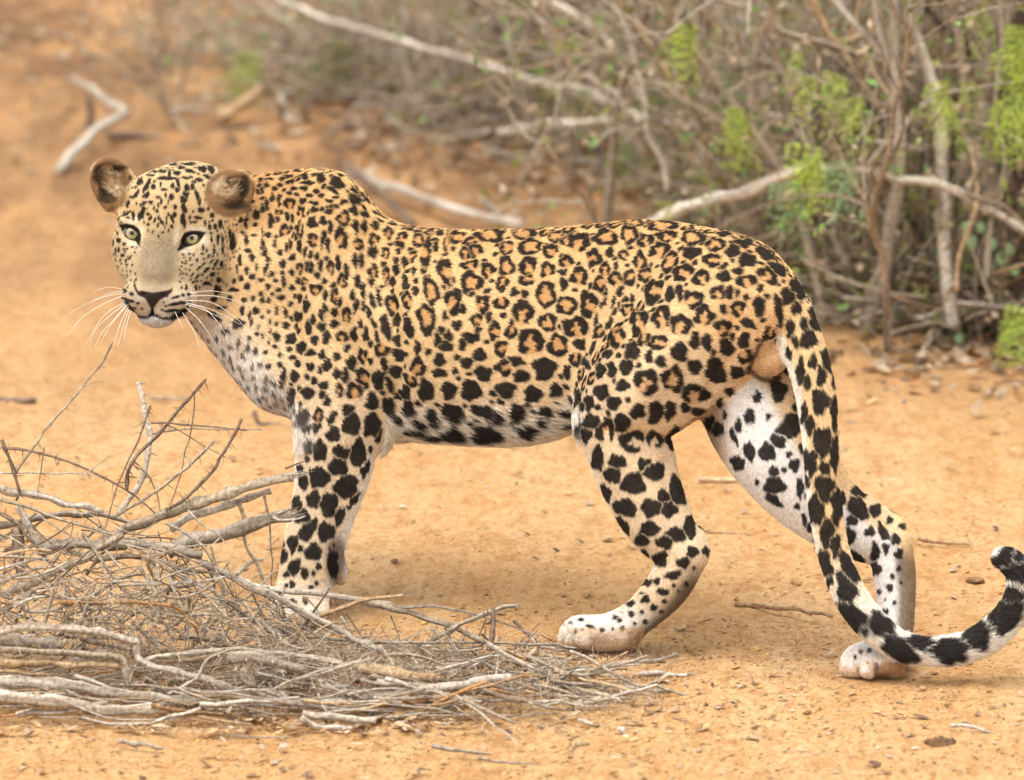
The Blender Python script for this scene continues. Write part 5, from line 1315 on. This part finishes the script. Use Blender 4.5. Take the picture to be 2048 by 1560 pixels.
def shrub(label, cat, px, row, h, spread, nst, r0, ntw, nlf, leafc, wood='g', seed=0, base_w=0.12, lean=0.0, name='bare_shrub', lsz=0.022):
    rs = np.random.RandomState(seed); b0 = G(px, row)
    root = empty(name, b0, label, cat, 'shrubs and thickets behind the leopard')
    tips = []
    for i in range(nst):
        p = b0 + np.array([rs.normal(0, base_w), rs.normal(0, base_w), -0.01]); d = np.array([rs.normal(lean, spread), rs.normal(0, spread), 1.0])
        pts = walk(rs, p, d, h * rs.uniform(0.7, 1.2), 14, 0.13, 0.03); bag = Bag()
        tube_geo(bag, pts, r0 * rs.uniform(0.6, 1.2) * np.linspace(1, 0.35, 15), WOOD[rs.choice([wood, 'm', 'g'])], 7, 0.14, seed * 31 + i, knots=2)
        o = bag.build('stem', MB.m, root); o.matrix_parent_inverse.identity(); o.data.transform(__import__('mathutils').Matrix.Translation(-Vector(b0)))
        for j in range(3, 15): tips.append((pts[j], pts[j] - pts[j - 1]))
    tb = Bag(); ends = []
    for i in range(ntw):
        p, t = tips[rs.randint(len(tips))]; d = t / np.linalg.norm(t) + rs.normal(0, 0.75, 3); L = rs.uniform(0.10, 0.42)
        pts = walk(rs, p, d, L, 6, 0.2); pts[:, 2] = np.maximum(pts[:, 2], 0.01)
        tube_geo(tb, pts, rs.uniform(0.0012, 0.0035) * np.linspace(1, 0.4, 7), WOOD[rs.choice(['g', 'm', 'w', 'b', 't'], p=[.32, .3, .22, .08, .08])], 4, 0.1, seed * 77 + i, cap=False)
        ends += [pts[3], pts[5], pts[6]]
    T = __import__('mathutils').Matrix.Translation(-Vector(b0))
    o = tb.build('twigs', MB.m, root); o.data.transform(T); o['kind'] = 'stuff'
    if nlf:
        lb = Bag()
        for i in range(nlf):
            p = ends[rs.randint(len(ends))] + rs.normal(0, 0.02, 3); d = rs.normal(0, 1, 3); d[2] -= 0.3; d /= np.linalg.norm(d)
            s = np.cross(d, rs.normal(0, 1, 3)); s /= np.linalg.norm(s) + 1e-6; c_ = np.array(leafc[rs.randint(len(leafc))]) * rs.uniform(0.7, 1.3)
            leaf(lb, p, d, s, lsz * rs.uniform(0.6, 1.5), lsz * 0.3, c_)
        o = lb.build('leaves', ML.m, root); o.data.transform(T); o['kind'] = 'stuff'
    return root
DRY = [(0.42, 0.32, 0.20), (0.32, 0.23, 0.14), (0.52, 0.41, 0.28)]
s1 = shrub('dark gnarled thicket at the right edge with dense grey stems', 'thicket', 1990, 660, 1.25, 0.16, 14, 0.016, 300, 1700, DRY + [OLIVE, OLIVE, DRY[1]], 'g', 1, 0.16, name='thicket')
s2 = shrub('bare grey shrub with a pale upright stem, left of the dark thicket', 'shrub', 1850, 650, 1.15, 0.20, 10, 0.010, 260, 700, DRY + [OLIVE, OLIVE, GREEN2], 'm', 2, 0.14)
s3 = shrub('low brown scrubby bush right behind the tail', 'bush', 1690, 610, 0.55, 0.5, 12, 0.005, 320, 1100, DRY + [OLIVE, OLIVE, GREEN2], 'b', 3, 0.16)
s4 = shrub('olive bush right behind the rump', 'bush', 1530, 500, 0.7, 0.4, 11, 0.006, 260, 1000, [OLIVE, GREEN2, BLUEG, OLIVE] + DRY, 'm', 4, 0.16)
s5 = shrub('tall tan-stemmed shrub above the hips', 'shrub', 1400, 420, 1.1, 0.22, 11, 0.009, 200, 420, [OLIVE, GREEN, GREEN2, DRY[0]], 't', 5, 0.16)
s6 = shrub('leaning pale-stemmed shrub above the middle of the back', 'shrub', 1270, 350, 1.0, 0.28, 9, 0.009, 170, 420, [OLIVE, GREEN, GREEN2], 't', 6, 0.16, -0.25)
s7 = shrub('grey twiggy shrub behind the level white branch', 'shrub', 1080, 270, 0.75, 0.5, 9, 0.006, 200, 260, [OLIVE, GREEN2, DRY[0]], 'g', 7, 0.2)
s8 = shrub('low dead tangle beneath the long slanting branch', 'shrub', 850, 235, 0.34, 0.9, 9, 0.005, 220, 240, [OLIVE, DRY[0], DRY[1]], 'g', 8, 0.25)
s9 = shrub('yellow-green bush at the top, behind the tan-stemmed shrub', 'bush', 1500, 250, 0.9, 0.35, 10, 0.008, 220, 1300, [OLIVE, GREEN, GREEN2], 'g', 9, 0.28)
s10 = shrub('green-brown bush at the top, behind the pale upright stem', 'bush', 1740, 330, 1.1, 0.3, 12, 0.009, 260, 1400, [OLIVE, OLIVE, GREEN2, DRY[0]], 'g', 10, 0.3)
s11 = shrub('shaded bush in the top right corner behind the thicket', 'bush', 2000, 400, 1.2, 0.3, 12, 0.010, 260, 1500, [OLIVE, DRY[1], GREEN2], 'b', 11, 0.3)
s12 = shrub('yellowish shrub at the top centre', 'bush', 1240, 130, 0.8, 0.4, 9, 0.007, 180, 1100, [GREEN, OLIVE, GREEN2], 't', 12, 0.28)
s13 = shrub('small sparse bush left of the long slanting branch', 'bush', 660, 165, 0.16, 0.9, 7, 0.004, 70, 260, [OLIVE, GREEN2, DRY[0]], 'g', 13, 0.14)
s14 = shrub('far scrub showing above everything at the top right', 'bush', 1680, 110, 1.1, 0.35, 12, 0.009, 260, 1900, [OLIVE, GREEN2, GREEN, DRY[1]], 'g', 14, 0.5)
s15 = shrub('far scrub at the top centre, leftmost of the tall bushes', 'bush', 1080, 40, 0.45, 0.6, 9, 0.006, 160, 700, [OLIVE, GREEN2, DRY[0]], 'g', 15, 0.3)
def attach(parent, o): o.data.transform(__import__('mathutils').Matrix.Translation(-Vector(parent.location)))
def stem_px(parent, s, r, rows, kind):
    pts = to_px(s, ZF); n = len(pts); rows = rows if isinstance(rows, tuple) else (rows, rows)
    c = cr([(x, y, gd(rows[0] + (rows[1] - rows[0]) * k / (n - 1))) for k, (x, y) in enumerate(pts)], 8); bseed[0] += 1
    bag = Bag(); m = len(c); tube_geo(bag, W(c), r / SP * (1 + c[:, 2] / (DIST * SP)) * np.linspace(1, 0.7, m), WOOD[kind], 9, 0.14, bseed[0], knots=4)
    attach(parent, bag.build('stem', MB.m, parent))
stem_px(s2, '1908 655;1895 560;1888 460;1884 350;1880 250;1860 150;1830 60;1815 -30', 15, 700, 'w')
stem_px(s2, '1860 250;1790 230;1740 190;1700 120;1640 40;1600 -20', 8, 650, 't')
stem_px(s1, '2010 690;2000 560;1985 430;1965 300;1960 180;1975 60;1960 -40', 34, 672, 'm')
stem_px(s1, '2040 700;2050 560;2056 400;2030 250;2040 100;2060 -20', 30, 690, 'd')
stem_px(s1, '1950 660;1945 540;1950 420;1980 360', 16, 668, 'g')
stem_px(s1, '1930 330;1950 400;2000 430;2060 470', 13, 672, 'g')
stem_px(s1, '1890 60;1900 0;1905 -40', 16, 655, 'w')
stem_px(s5, '1410 415;1395 340;1400 260;1350 170;1300 100;1270 30;1255 -30', 9, 520, 'w')
stem_px(s5, '1420 400;1410 280;1412 160;1400 60;1395 -20', 8, 500, 'w')
stem_px(s6, '1345 350;1310 280;1285 200;1240 120;1180 50;1060 -20', 11, 470, 'W')
stem_px(s6, '1300 330;1270 240;1200 190;1130 170', 9, 390, 'w')
stem_px(s9, '1520 300;1500 180;1490 80;1480 -20', 9, 560, 'w')
stem_px(s10, '1760 200;1740 120;1700 60;1680 -20', 12, 640, 'W')
stem_px(s10, '1850 170;1820 100;1840 40;1860 -30', 13, 640, 'w')
ZG = (1200, 0, 2.229)
def stz(parent, s_, r, row, kind): stem_px(parent, ';'.join('%f %f' % p for p in to_px(s_, ZG)), r / 2.229, row, kind)
for (p_, s_, r, row, k) in ((s6, '20 -40;100 80;150 250;200 450;215 600;280 720;300 850', 17, 600, 'w'), (s6, '60 -40;170 120;300 330;420 480;470 700;480 850', 15, 600, 't'), (s5, '420 60;470 250;500 420;470 600', 13, 600, 'm'),
    (s5, '600 -40;690 150;690 300;690 440', 17, 620, 'm'), (s9, '480 -20;600 20;720 60;820 140;1000 190;1200 250;1320 290;1500 300;1700 300;1900 350', 10, 700, 'g'), (s10, '1000 -40;1120 90;1220 200;1300 290;1400 410', 15, 690, 'w'),
    (s10, '1230 -40;1240 120;1290 270', 18, 690, 'w'), (s10, '950 -10;1030 160;1100 180;1140 100;1160 -20', 12, 680, 't'), (s2, '1190 740;1290 620;1400 520;1500 430;1700 390;1900 360', 11, 720, 'g'), (s5, '540 440;680 350;800 325;900 340', 12, 640, 'm'),
    (s6, '-60 330;0 380;80 430;130 530', 17, 560, 'w'), (s4, '1170 540;1200 620;1340 640;1440 670', 13, 690, 'W'), (s1, '1640 620;1680 760;1640 860;1800 920;1900 1010', 15, 720, 'm'), (s1, '1720 1250;1740 1000;1780 850;1810 700;1760 500;1790 200;1780 -40', 13, 715, 'g'),
    (s3, '1180 1330;1230 1230;1380 1080;1340 950', 9, 690, 'm'), (s3, '1110 1200;1060 1100;1040 1000', 8, 680, 'g'), (s1, '1590 1300;1600 1150;1680 900;1660 700', 10, 720, 't'), (s4, '740 520;800 520;860 540;1010 590', 14, 640, 'W')):
    stz(p_, s_, r, row, k)
for (pr, x, y, row, sz, ang, n, c_, dr) in (
    (s5, 1402, 62, 450, 100, 178, 5, GREEN, 0.6), (s5, 1380, 70, 450, 80, 225, 4, GREEN, 0.5), (s5, 1495, 225, 480, 95, 195, 5, GREEN, 0.4), (s5, 1500, 235, 480, 85, 235, 5, GREEN, 0.5),
    (s4, 1655, 310, 560, 105, 190, 6, GREEN, 0.5), (s4, 1640, 320, 560, 95, 228, 4, GREEN, 0.3), (s4, 1715, 330, 560, 120, 200, 5, BLUEG, 0.3), (s4, 1610, 375, 560, 110, 215, 5, BLUEG, 0.2),
    (s10, 1700, 170, 600, 75, 170, 5, GREEN, 0.5), (s10, 1730, 195, 600, 70, 215, 5, GREEN, 0.6), (s10, 1640, 165, 600, 80, 180, 4, GREEN, 0.3), (s10, 1610, 115, 600, 55, 175, 3, GREEN, 0.4),
    (s2, 1905, 165, 640, 80, 200, 5, GREEN, 0.7), (s2, 1900, 190, 640, 80, 250, 4, GREEN, 0.7), (s2, 1930, 160, 640, 60, 300, 3, GREEN, 0.6), (s1, 2075, 70, 650, 110, 190, 7, GREEN, 0.5),
    (s1, 2070, 100, 650, 110, 215, 6, GREEN, 0.6), (s1, 2060, 190, 650, 110, 220, 6, GREEN, 0.6), (s1, 2010, 205, 650, 90, 260, 4, GREEN, 0.5), (s13, 530, 112, 170, 85, 200, 5, GREEN, 0.5),
    (s13, 480, 140, 170, 60, 235, 4, GREEN, 0.5), (s13, 700, 90, 165, 80, 200, 6, OLIVE, 0.5), (s1, 2075, 640, 740, 110, 170, 7, GREEN, 0.4), (s1, 2060, 655, 740, 110, 215, 4, GREEN, 0.2),
    (s4, 1350, 405, 480, 50, 200, 4, GREEN, 0.3), (s4, 1420, 400, 480, 50, 120, 4, BLUEG, 0.3), (s12, 1120, 10, 200, 80, 200, 4, GREEN, 0.5), (s12, 1130, 60, 200, 60, 240, 4, GREEN, 0.5),
    (s6, 1180, 180, 380, 50, 250, 4, GREEN2, 0.4), (s9, 1470, 150, 450, 50, 200, 3, BLUEG, 0.4), (s14, 1960, 10, 400, 60, 260, 4, GREEN, 0.4)):
    bseed[0] += 1; row = 745 if x > 1550 else (690 if x > 1330 else row + 60); sz *= 0.88 if y < 600 else 0.75
    attach(pr, spray(pr, x, y, row, sz, ang, n, c_, bseed[0], dr))
# a small plant with round pale green leaves in front of the thicket
pr = empty('round_leaved_plant', G(1970, 700), 'small seedling with round pale green leaves before the dark hollow', 'plant')
for (x, y, r) in ((1932, 456, 11), (1962, 455, 9), (1943, 484, 11), (1982, 487, 11), (2018, 498, 10), (2003, 518, 11), (1850, 190, 4), (1918, 676, 9), (2030, 540, 9)):
    bg_ = Bag(); c_ = W([x, y, gd(700)]); n = 10; a = np.linspace(0, 2 * math.pi, n, endpoint=False); q = r / SP * 1.2
    V = [c_ + np.array([math.cos(t) * q, 0.4 * q * math.sin(t), math.sin(t) * q * 1.2]) for t in a] + [c_ + np.array([0, -0.3 * q, 0])]
    bg_.add(V, [(k, (k + 1) % n, n) for k in range(n)], np.array(BLUEG) * 1.5); attach(pr, bg_.build('leaf', ML.m, pr))
bg_ = Bag(); tube_geo(bg_, W(cr([(1965, 700, gd(700)), (1950, 600, gd(700)), (1960, 500, gd(700)), (1985, 450, gd(700))], 6)), 0.0022, WOOD['m'], 5, 0.1, 9); attach(pr, bg_.build('stem', MB.m, pr))

# undergrowth: dry stalks and small leaves rising from the litter under the bushes
ug = Bag(); ul = Bag(); rs = np.random.RandomState(5)
ROWF = ([450, 600, 760, 1000, 1200, 1400, 1560, 1660, 1760, 2100], [90, 190, 255, 300, 345, 430, 560, 650, 690, 700])
for i in range(5200):
    x = rs.uniform(560, 2200) if rs.rand() < 0.75 else rs.uniform(1350, 2200)
    rf = np.interp(x, *ROWF); row = rf - abs(rs.normal(0, 1)) * 110 - rs.uniform(0, 25)
    row = max(row, -330); p = G(x, row)
    tall = np.interp(x, [500, 1000, 1400, 2000], [0.04, 0.10, 0.24, 0.42]) * rs.uniform(0.3, 1.2)
    if rs.rand() < 0.62:
        d = np.array([rs.normal(0, 0.55), rs.normal(0, 0.4), 1.0]); pts = walk(rs, p, d, tall, 5, 0.16)
        tube_geo(ug, pts, rs.uniform(0.0010, 0.0032) * np.linspace(1, 0.4, 6), WOOD[rs.choice(list('gmwbt'), p=[.30, .28, .24, .08, .10])], 3, 0.1, 4000 + i, cap=False)
        c0 = pts[-1]
    else:
        a = rs.uniform(0, 6.28); L = rs.uniform(0.05, 0.3); q = p + np.array([0, 0, rs.uniform(0.005, 0.03 + tall * 0.25)])
        pts = walk(rs, q, np.array([math.cos(a), math.sin(a) * 0.8, 0.08]), L, 4, 0.12)
        tube_geo(ug, pts, rs.uniform(0.0015, 0.0045), WOOD[rs.choice(list('gmwbt'), p=[.27, .25, .32, .06, .10])], 4, 0.1, 4000 + i, cap=False); c0 = pts[2]
    nl = rs.randint(0, 9) if x > 1300 else rs.randint(0, 3)
    for _ in range(nl):
        pp = c0 + rs.normal(0, 0.02, 3); pp[2] = max(pp[2], 0.005); d = rs.normal(0, 1, 3); d /= np.linalg.norm(d); s = np.cross(d, rs.normal(0, 1, 3)); s /= np.linalg.norm(s)
        c_ = [OLIVE, GREEN2, DRY[0], DRY[1], DRY[2], OLIVE][rs.randint(6)] if x > 1100 else [OLIVE, DRY[0], DRY[1], DRY[2]][rs.randint(4)]
        leaf(ul, pp, d, s, rs.uniform(0.012, 0.032), rs.uniform(0.004, 0.008), np.array(c_) * rs.uniform(0.6, 1.3))
# mould and fallen leaves on the ground of the background
for i in range(4200):
    x = rs.uniform(-60, 2200)
    rf = np.interp(x, *ROWF); row = rf + rs.normal(-10, 50)
    if rs.rand() < 0.25: row = rs.normal(250, 70)
    if x < 420 and rs.rand() < 0.75: continue
    p = G(x, max(row, -300)); p[2] += 0.006 + rs.uniform(0, 0.01); d = rs.normal(0, 1, 3); d[2] *= 0.25; d /= np.linalg.norm(d); s = np.cross(d, (0, 0, 1.0)); s /= np.linalg.norm(s); s = s + np.array([0, 0, rs.normal(0, 0.3)])
    leaf(ul, p, d, s, rs.uniform(0.015, 0.05), rs.uniform(0.006, 0.014), np.array([DRY[0], DRY[1], DRY[2], (0.40, 0.20, 0.08), (0.2, 0.13, 0.08)][rs.randint(5)]) * rs.uniform(0.7, 1.2))
o = ug.build('undergrowth', MB.m); tag(o, kind='stuff')
o = ul.build('fallen_leaves', ML.m, smooth=False); tag(o, kind='stuff')
print('background', time.time() - T0)
